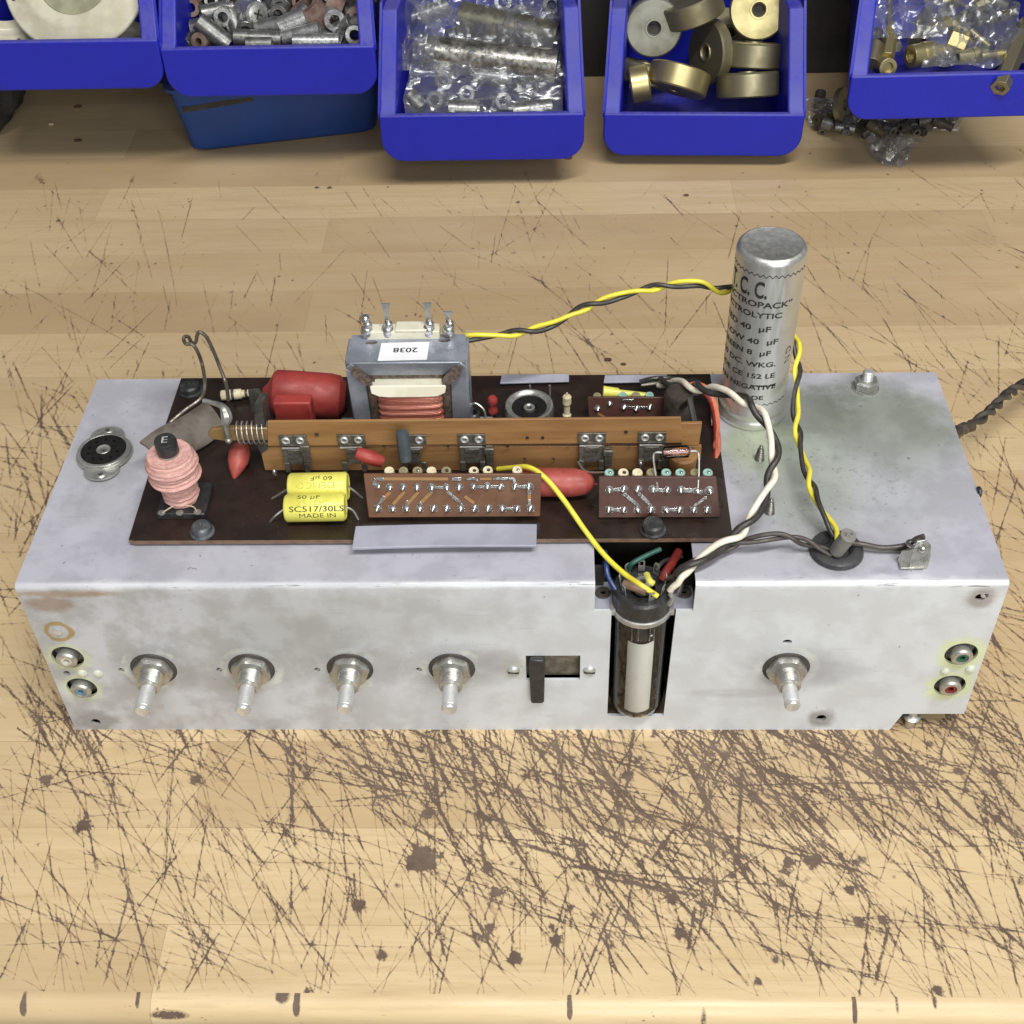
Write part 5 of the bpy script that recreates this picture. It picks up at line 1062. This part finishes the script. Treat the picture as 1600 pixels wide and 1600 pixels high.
# ---------------- bin 1: cream plastic rings
m_cpl = mat('cream_plastic', (.60, .57, .44), (.52, .48, .35), 60, .4, bump=.1)
def cream(c, r, ax, lab, hole=.52, cup=True):
    b = MB(); b.lathe([(r * hole, 0), (r, 0), (r, 2), (r - 1.2, 3.2), (r * .78, 3.2), (r * .72, 5), (r * .66, 5.2), (r * hole, 4.0), (r * hole, 0)][:-1], c, ax, 64, closed=True)
    o = link('plastic_ring', b, m_cpl, bevel=.4); tag(o, lab, 'plastic ring')
    if cup: b = MB(); b.lathe([(r * hole * .99, 3), (r * hole * .96, -5), (r * hole * .8, -7), (r * hole * .5, -8), (.2, -8)], c, ax, 48); link('inner_cup', b, mat('greenish_plastic', (.35, .34, .22), None, 60, .5), o)
    u, w_, d = frame(ax)
    for k in (0.4, 1.5, 2.9, 4.3, 5.5):
        q = Vector(c) + (u * math.cos(k) + w_ * math.sin(k)) * r * .88 + d * 3.1; b = MB(); b.cyl(q, q + d * .35, 1.5, n=14); link('screw_hole', b, m_wbrn, o)
    return o
cream(P(118, -38, y=YB[1] + 44), 50, (-.1, -.75, .62), 'large cream plastic ring with screw holes lying on top in the left bin')
cream(P(0, -8, y=YB[1] + 56), 40, (.35, -.5, .7), 'cream plastic ring cut by the left edge of the photo', cup=False)
cream(P(212, 0, y=YB[1] + 60), 34, (.6, -.4, .55), 'cream plastic ring leaning at the right side of the left bin', cup=False)

# ---------------- bin 2: spacers
m_sp = [mat('dull_steel_spacer', (.27, .27, .26), (.18, .18, .17), 160, .38, metal=.75), mat('bright_spacer', (.54, .54, .54), (.38, .38, .38), 160, .32, metal=.8), mat('rusty_spacer', (.16, .09, .07), (.24, .17, .14), 120, .6, metal=.3)]
def spacer(a, c, ro, ri, m, lab, grp=None, nm='tube_spacer', cat='spacer'):
    b = MB(); b.pipe(a, c, ro, ri, 28); o = link(nm, b, m, smooth=40); return tag(o, lab, cat, grp)
Y2 = YB[2]
D2 = lambda v, dy: Y2 + 5 + max(0, 74 - v) * .5 + (dy - 5) * .55
G2 = 'loose spacers in the blue bin'
def endon(u, v, px, m, lab, dy=9, tilt=(0, 0), grp=None, hole=.55, ln=20):
    s_ = P(u, v, y=D2(v, dy)); r = px / SC_(s_); d = (s_ - Vector(CAM_LOC)).normalized(); d = (d + Vector((tilt[0], 0, tilt[1]))).normalized()
    return spacer(s_, s_ + d * ln, r, r * hole, m, lab, grp or G2)
def lying(u0, v0, u1, v1, px, m, lab, dy=8, dy2=None, grp=None):
    vm = (v0 + v1) / 2; r = px / SC_(P(u0, v0, y=D2(v0, dy))); return spacer(P(u0, v0, y=D2(vm, dy)), P(u1, v1, y=D2(vm, dy2 if dy2 is not None else dy)), r, r * .55, m, lab, grp or G2)
S_, B_, R_ = m_sp
endon(348, 27, 13.5, B_, 'bright ringed end of the spacer left of the screw head', 12, (.2, .1)); endon(523, 32, 15.5, B_, 'brightest white ended spacer at the right side of its bin', 9, (-.2, .25), hole=.5)
endon(310, 65, 12.5, R_, 'rusty spacer in the lower left corner of its bin', 10, (.5, .1), hole=.42); endon(298, 12, 13, R_, 'rusty spacer end at the upper left of its bin', 15, (.2, .1), hole=.5)
endon(554, 55, 14, S_, 'grey ringed spacer end in the lower right corner of its bin', 10, (.05, .1)); endon(556, 26, 14.5, R_, 'reddish brown washer faced spacer at the right wall of its bin', 14, (0, 0), hole=.3)
endon(365, 5, 12, S_, 'grey spacer end standing behind the screw head spacer', 19, (.2, .3)); endon(436, 10, 13, S_, 'grey spacer tilted up with a dark bore above the screw head', 13, (-.3, .4)); endon(386, 30, 12, S_, 'short grey spacer touching the left of the screw head', 16, (-.5, 0)); endon(468, 3, 11, R_, 'small brown spacer end at the top of its bin', 17, (-.2, .2)); endon(330, 2, 10, S_, 'dull spacer end at the top left of its bin', 22); endon(412, -2, 10, B_, 'bright spacer end half cut by the top of the photo', 18)
lying(309, 32, 358, 70, 13, S_, 'long grey spacer slanting down to the right in its bin', 9, 5)
lying(385, 69, 426, 69, 10, S_, 'short spacer lying flat in the middle of its bin front', 6); lying(458, 65, 531, 65, 11.5, B_, 'long bright spacer lying flat along the front of its bin', 6)
lying(366, 58, 440, 62, 12, S_, 'grey spacer half hidden behind the short flat one', 13); lying(400, 45, 437, 38, 12, S_, 'dull grey spacer lying under the screw head', 16); lying(442, 60, 500, 45, 11, B_, 'pale spacer lying behind the long bright one', 14)
lying(438, 42, 478, 25, 14, B_, 'broad pale grey spacer in the middle of its bin', 11, 16); lying(475, 8, 498, 42, 25, R_, 'fat rust brown sleeve slanting down in its bin', 20, 24); lying(510, 2, 535, 14, 18, R_, 'rust brown sleeve at the top right of its bin', 22, 22)
lying(300, 45, 330, 40, 13, S_, 'dull spacer under the long slanting one', 18); lying(535, 42, 575, 30, 13, S_, 'dull spacer against the right wall of its bin', 26)
o = endon(402, 22, 17.5, B_, 'spacer carrying a cross slotted screw head, left of the middle of its bin', 6, (-.5, .15), hole=.3)
p = P(402, 22, y=D2(22, 6) - .4); d = (p - Vector(CAM_LOC)).normalized(); d = (d + Vector((-.5, 0, .15))).normalized()
b = MB(); b.lathe([(.1, 1.2), (3.2, 1.0), (5.9, .2), (6.3, -.8), (.1, -.8)], p, -d, 28); sh_ = link('screw_head', b, m_zinc, o)
u_, w_, _ = frame(d); b = MB()
M_ = Matrix((u_, w_, d)).transposed()
b.box(p - d * 1.25, (6, 1.2, .5), M_ @ Matrix.Rotation(.5, 3, 'Z')); link('slot', b, m_dark, sh_); b = MB(); b.box(p - d * 1.25, (1.2, 6, .5), M_ @ Matrix.Rotation(.5, 3, 'Z')); link('slot', b, m_dark, sh_)
proto = None
for i in range(48):                                        # the rest of the heap, deeper in the bin
    u = random.uniform(302, 562); v = random.uniform(-35, 62)
    c = P(u, v, y=D2(v, 5) + random.uniform(12, 26))
    if proto is None: b = MB(); b.pipe((0, 0, -12), (0, 0, 12), 6, 3.2, 20); proto = o = link('tube_spacer', b, S_, origin=(0, 0, 0))
    else: o = proto.copy(); COL.objects.link(o)
    if i % 3 == 0: o.data = proto.data
    o.location = c * S; o.rotation_euler = (random.uniform(.6, 2.4), random.uniform(-.6, .6), random.uniform(0, 6)); tag(o, 'plain steel tube spacer deep in the heap of spacers', 'spacer', 'plain steel spacers deep in the heap')

# ---------------- bin 3: clear bags, silver tube, ring ended spacers
def bag_mat():
    t = NT('clear_polythene'); t.n.remove(t.b); tr = t.n.new('ShaderNodeBsdfTransparent'); tr.inputs[0].default_value = (.93, .94, .96, 1)
    gl = t.n.new('ShaderNodeBsdfGlossy'); gl.inputs['Roughness'].default_value = .26; df = t.n.new('ShaderNodeBsdfDiffuse'); df.inputs[0].default_value = (.36, .37, .42, 1)
    lw = t.n.new('ShaderNodeLayerWeight'); lw.inputs[0].default_value = .35; bp = t.n.new('ShaderNodeBump'); bp.inputs['Strength'].default_value = .25; bp.inputs['Distance'].default_value = .002
    t.l.new(t.noise(55, 3, .55, dist=1.2), bp.inputs['Height']); t.l.new(bp.outputs[0], gl.inputs['Normal']); t.l.new(bp.outputs[0], lw.inputs['Normal'])
    m1 = t.n.new('ShaderNodeMixShader'); m1.inputs[0].default_value = .42; t.l.new(gl.outputs[0], m1.inputs[1]); t.l.new(df.outputs[0], m1.inputs[2])
    m2 = t.n.new('ShaderNodeMixShader'); f = t.math('ADD', t.math('MULTIPLY', lw.outputs[1], .5), .24, clamp=True); t.l.new(f, m2.inputs[0]); t.l.new(tr.outputs[0], m2.inputs[1]); t.l.new(m1.outputs[0], m2.inputs[2]); t.l.new(m2.outputs[0], t.out.inputs[0]); return t.m
m_bag = bag_mat()
from mathutils import noise as mn
def bag(corners, amp, seed, lab, parent=None, n=46, freq=.05, dip=0):
    q = [Vector(c) for c in corners]; nrm = (q[1] - q[0]).cross(q[3] - q[0]).normalized(); b = MB()
    if nrm.z < 0: nrm = -nrm
    def f(i, j):
        p = q[0].lerp(q[1], i).lerp(q[3].lerp(q[2], i), j); s_ = Vector((seed * 13.1, seed, 0))
        h = (1 - abs(mn.noise(p * freq + s_))) ** 4 * 1.3 + .6 * mn.noise(p * freq * 2.6 + s_) - .35 * abs(mn.noise(p * freq * 6 + s_)); ed = math.sin(pi * i) ** .4 * math.sin(pi * j) ** .4 if 0 < i < 1 and 0 < j < 1 else 0
        sidew = Vector((mn.noise(p * freq + s_ * 2), mn.noise(p * freq + s_ * 3), 0)) * amp * .5
        return p + nrm * (h * amp * (.3 + .7 * ed)) + sidew
    b.grid(f, n, n); o = link('plastic_bag', b, m_bag, recalc=False, smooth=28); return tag(o, lab, 'plastic bag')
Y3 = YB[3]
k3 = lambda u, v, dy: P(u, v, y=Y3 + 6 + max(0, 186 - v) * .40 + (dy - 8) * .5)
m_silver = mat('hammered_tin_tube', (.50, .485, .44), (.25, .24, .22), 120, .3, metal=.9, bump=.35, bd=.001, bsc=120)
b = MB(); a, c = k3(668, 82, 24), k3(872, 104, 16); b.pipe(a, c, 11.5, 9.5, 36); tag(link('metal_tube', b, m_silver), 'fat silver metal tube lying across the bin inside a clear bag', 'metal tube')
b = MB(); a, c = k3(720, 30, 40), k3(872, 62, 30); b.pipe(a, c, 12, 10, 32); tag(link('metal_tube', b, mat('greenish_tube', (.2, .19, .15), None, 90, .4, metal=.7)), 'dull olive metal tube behind the fat silver one', 'metal tube')
for (u, v, r, dy, tl, lab) in [(679, 156, 13, 14, (.3, 0), 'ring ended spacer at the lower left of the bagged parts'), (729, 146, 12, 16, (.1, 0), 'ring ended spacer in the middle of the lower bag'), (787, 158, 13, 15, (-.3, .1), 'ring ended spacer right of the bag seam'), (693, 125, 14, 24, (.2, .3), 'dim ring ended spacer under the left end of the silver tube'),
                               (786, 3, 13, 34, (0, .1), 'ring ended spacer at the top of the bag, leftmost of three'), (811, 23, 13.5, 30, (.2, .1), 'ring ended spacer at the top of the bag, middle of three'), (862, 8, 13, 30, (.1, .2), 'ring ended spacer at the upper right of the bag'), (866, 37, 13, 28, (-.2, .1), 'ring ended spacer by the right wall of the bag bin'), (832, 140, 12, 22, (-.6, .1), 'dim grey spacer in the lower right of the bag')]:
    s_ = k3(u, v, dy); rr = r / SC_(s_); d = ((s_ - Vector(CAM_LOC)).normalized() + Vector((tl[0], 0, tl[1]))).normalized(); spacer(s_, s_ + d * 22, rr, rr * .55, B_, lab)
for (u0, v0, u1, v1, dy, lab) in [(700, 170, 750, 172, 9, 'grey spacer lying flat in the lower bag'), (800, 175, 862, 168, 12, 'grey spacer lying flat in the lower right corner of the bag'), (640, 150, 660, 172, 14, 'grey spacer at the lower left corner of the bag bin'), (740, 118, 800, 124, 22, 'dim spacer lying just below the silver tube'), (650, 100, 668, 60, 34, 'dim spacer standing left of the silver tube'), (700, 60, 760, 40, 52, 'dim spacer behind the silver tube'), (640, 30, 700, 10, 52, 'dim spacer at the top left of the bag bin')]:
    spacer(k3(u0, v0, dy), k3(u1, v1, dy + 3), 6, 3.4, S_, lab)
bag([k3(632, 182, 8), k3(878, 180, 8), k3(876, 108, 16), k3(640, 100, 16)], 6, 1, 'clear bag covering the lower ring ended spacers')
bag([k3(640, 122, 16), k3(880, 118, 12), k3(884, 20, 20), k3(650, 10, 22)], 8, 2, 'clear bag wrapped over the fat silver tube')
bag([k3(604, 120, 12), k3(662, 110, 14), k3(720, -20, 20), k3(596, -30, 16)], 11, 3, 'crumpled clear bag hanging over the left wall of its bin', freq=.04)
bag([k3(700, 40, 28), k3(880, 60, 24), k3(884, -20, 34), k3(700, -30, 34)], 7, 4, 'clear bag over the ring ended spacers at the top')

# ---------------- bin 4: brass rollers
def brass(name, c1, c2, r): 
    t = NT(name); n = t.noise(40, 4, .6); n2 = t.noise(500, 3, .6); t.set(col=t.mix(t.ss(n, .35, .68), c1, c2), metal=.85, rough=t.ss(n, .3, .7, r, r + .14)); t.bump(n2, .1, .0003); return t.m
m_br = [brass('bright_brass', (.50, .43, .22), (.36, .30, .14), .34), brass('dull_brass', (.32, .29, .19), (.22, .19, .11), .42), brass('grey_brass', (.27, .27, .23), (.2, .19, .15), .5)]
Y4 = YB[4]; m_bore = m_dark
def wheel(u, v, dy, ax, r, th, mi, lab):
    c = P(u, v, y=Y4 + 8 + max(0, 170 - v) * .40 + (dy - 12) * .8); r *= .95; th *= .95; ax = Vector(ax).normalized(); b = MB(); b.lathe([(4.2, th - .6), (4.8, th), (5.0, th + .7), (6.2, th + .7), (6.4, th), (r - 1, th), (r, th - 1), (r, 1), (r - 1, 0), (4.2, 0)], c - ax * th, ax, 56, closed=True)
    o = link('brass_roller', b, m_br[mi]); tag(o, lab, 'brass roller', 'brass rollers in the blue bin'); b = MB(); b.cyl(c - ax * (th - .5), c - ax * 3.2, 4.25, n=24); link('bore', b, m_bore, o)
cv = lambda u, v, dy=0: (Vector(CAM_LOC) - P(u, v, y=Y4 + dy)).normalized()
wheel(1186, 15, 10, cv(1186, 15) + Vector((.05, 0, .02)), 21.0, 15, 0, 'bright pale brass roller facing the camera at the upper right')
wheel(1022, 44, 12, cv(1018, 44) + Vector((.10, 0, -.12)), 20.5, 15, 2, 'dull grey brass roller facing the camera at the left')
wheel(1088, 30, 16, (.35, -.15, -.95), 22, 16, 1, 'brass roller showing its edge at the top middle of the bin'); 
wheel(1102, 82, 30, (-.88, -.45, .15), 23, 9, 1, 'dark brass roller standing on edge in the middle')
wheel(1178, 66, 24, (.06, .35, .95), 22.5, 17, 1, 'brass roller lying flat just under the bright facing one'); wheel(1168, 113, 21, (-.04, .42, .93), 22.5, 17, 1, 'brass roller lying flat in the lower right of its bin')
wheel(1065, 107, 18, (.28, .52, .80), 22.5, 16, 0, 'tilted brass roller with a bright yellow glint in front'); wheel(1014, 128, 22, (.97, .05, .15), 13, 14, 0, 'small brass roller at the lower left, only its rim in view')
wheel(1010, 98, 34, (.2, .3, .9), 20, 14, 1, 'shaded brass roller behind the small left one'); wheel(1140, 50, 60, (.1, -.5, .8), 22, 15, 1, 'shaded brass roller deep behind the one on edge'); wheel(1040, -20, 50, (-.2, -.6, .7), 22, 15, 1, 'brass roller cut by the top edge of the photo')

# ---------------- bin 5: brass fittings in a bag, hex rod
Y5 = YB[5]; k5 = lambda u, v, dy: P(u, v, y=Y5 + 6 + max(0, 122 - v) * .45 + (dy - 6) * .6)
def fitting(pts, rs, mi, lab, hexa=True, hole=True, nm='brass_fitting'):
    a, c = Vector(pts[0]), Vector(pts[1]); L = (c - a).length; b = MB(); pr = []
    for i, r in enumerate(rs): pr += [(r, L * i / len(rs)), (r, L * (i + 1) / len(rs) - .1)]
    if hole: pr = [(rs[0] * .55, 2.5), (rs[0] * .55, 0)] + pr
    b.lathe([(.1, 2.5 if hole else 0)] + pr + [(.1, L - .1)], a, c - a, 6 if hexa else 24); return tag(link(nm, b, m_br[mi], smooth=25, bevel=.2), lab, 'brass fitting', 'brass fittings in the right bin')
fitting((P(1562, 138, y=Y5 - 4), P(1618, 10, y=Y5 + 60)), [6.2], 1, 'long dull hexagonal rod sticking out over the bin lip', nm='hex_rod')
fitting((k5(1390, 0, 22), k5(1390, 56, 12)), [2.2, 3.0], 0, 'slim brass pin pointing down at the left of the bin'); fitting((k5(1391, 58, 12), k5(1386, 90, 8)), [4.6], 0, 'short hexagonal brass piece below the slim pin', hole=False)
fitting((k5(1388, 106, 6), k5(1376, 100, 20)), [6, 6], 0, 'small brass ring end at the lower left corner', False); fitting((k5(1422, 88, 6), k5(1490, 78, 18)), [7.2, 7.8, 5, 4.4], 0, 'flared brass nozzle lying in front', False)
fitting((k5(1448, 50, 10), k5(1482, 36, 12)), [5, 5], 0, 'small flat brass block under the bag'); fitting((k5(1482, 60, 10), k5(1508, 70, 12)), [8.5, 8.5], 0, 'broad hexagonal brass nut under the bag', hole=False); fitting((k5(1532, 88, 6), k5(1600, 80, 10)), [3, 2.4], 0, 'thin brass rod at the front of the bag', False)
fitting((k5(1560, 30, 14), k5(1590, 14, 16)), [3.6], 1, 'short brass stud beside the hexagonal rod'); fitting((k5(1495, 90, 10), k5(1540, 84, 14)), [4.5, 5.2], 1, 'dull brass stud behind the nozzle', False); fitting((k5(1516, 48, 14), k5(1546, 74, 16)), [2.4], 0, 'thin pale pin crossing under the bag', False)
fitting((k5(1368, 70, 12), k5(1362, 100, 10)), [5], 1, 'chrome bright stud against the left wall', False)
for i in range(26):
    c = k5(random.uniform(1370, 1620), random.uniform(-30, 90), random.uniform(24, 50)); d = Vector((random.uniform(-1, 1), random.uniform(-.6, .6), random.uniform(-.4, .4))).normalized()
    b = MB(); b.lathe([(.1, -9), (3.6, -9), (3.6, 0), (5, 0), (5, 5), (2.4, 5), (2.4, 10), (.1, 10)], c, d, 6 if i % 2 else 16); tag(link('brass_fitting', b, m_br[i % 3], smooth=25), 'stepped brass fitting lost in the heap of the right bin', 'brass fitting', 'stepped brass fittings deep in the heap')
bag([k5(1440, 108, 4), k5(1600, 104, 4), k5(1620, -10, 18), k5(1450, -20, 18)], 8, 6, 'clear bag glinting over the brass fittings')
bag([k5(1350, 60, 8), k5(1470, 60, 8), k5(1480, -30, 18), k5(1340, -30, 18)], 6, 7, 'clear bag at the left of the brass fittings')

# ---------------- clear bag of small parts on the bench, brass piece poking out
m_part = [m_br[1], m_br[0], S_, m_wbrn]
def z0(u, v, z=0): return P(u, v, z=z)
for i in range(34):
    u = random.uniform(1275, 1490); v = random.uniform(165, 206) - abs(u - 1400) * .07; c = z0(u, v, random.uniform(4, 14)); d = Vector((random.uniform(-1, 1), random.uniform(-1, 1), random.uniform(-.3, .3))).normalized()
    b = MB(); b.lathe([(1.6, -7), (4, -7), (4, 0), (3, 0), (3, 7), (1.6, 7)], c, d, 16 if i % 2 else 6, closed=True); tag(link('small_fitting', b, [m_br[1], S_, m_wbrn][i % 3], smooth=25), 'small metal fitting among those in the clear bag on the bench', 'metal fitting', 'small fittings in the bag on the bench')
b = MB(); c = z0(1312, 165, 24); b.lathe([(4, 0), (12, 0), (12, 4), (4, 4)], c, (.8, -.5, .3), 32, closed=True); tag(link('brass_disc', b, m_br[1]), 'dull brass disc standing at the left edge of the lowest right bin', 'brass disc')
bag([z0(1262, 196, 2), z0(1500, 206, 2), z0(1510, 150, 22), z0(1255, 150, 22)], 8, 8, 'clear bag of small parts lying on the bench under the right bin', freq=.06)
bag([z0(1372, 258, 1), z0(1412, 262, 1), z0(1440, 218, 8), z0(1345, 205, 8)], 6, 9, 'shiny crinkled corner of the bag pointing at the camera', freq=.09, n=30)

# ---------------- dark cloth lump at the far left
b = MB(); c = z0(-25, 205, 0)
b.sphere((c.x, c.y + 10, 34), 36, 40, 26, (.95, 1.1, .95), fn=lambda q: 1 + .22 * mn.noise(Vector(q) * 2.3) + .1 * mn.noise(Vector(q) * 7)); tag(link('black_cloth', b, mat('black_cloth', (.02, .02, .02), (.035, .033, .03), 60, .9, bump=.6, bd=.002), smooth=80), 'crumpled black cloth on the bench at the left edge', 'cloth')
# ---------------- crumbs
m_cr = mat('crumb_brown', (.13, .07, .035), (.08, .04, .02), 400, .8)
for i, (u, v, r, lab) in enumerate([(122, 168, 2.4, 'brown crumb on the shaded bench left of the old bin, upper one'), (122, 221, 2.2, 'dark brown crumb on the shaded bench below the left bin'), (950, 563, 1.7, 'curled brown crumb behind the chassis, left one of two'), (974, 570, 1.3, 'dark crumb behind the chassis, right one of two'), (1244, 222, 2.0, 'black crumb beside the right corner of the brass roller bin'), (888, 248, 2.2, 'flat brown chip under the right corner of the bag bin'), (80, 195, 1.8, 'pale crumb on the shaded bench near the black cloth'), (1072, 306, 1.4, 'reddish crumb in front of the brass roller bin')]):
    c = z0(u, v); b = MB(); b.sphere((c.x, c.y, r * .4), r, 12, 8, (1.3, .8, .42), fn=lambda q: 1 + .35 * mn.noise(Vector(q) * 2 + Vector((i, 0, 0)))); tag(link('crumb', b, m_cr if i != 6 else m_cream), lab, 'crumb')
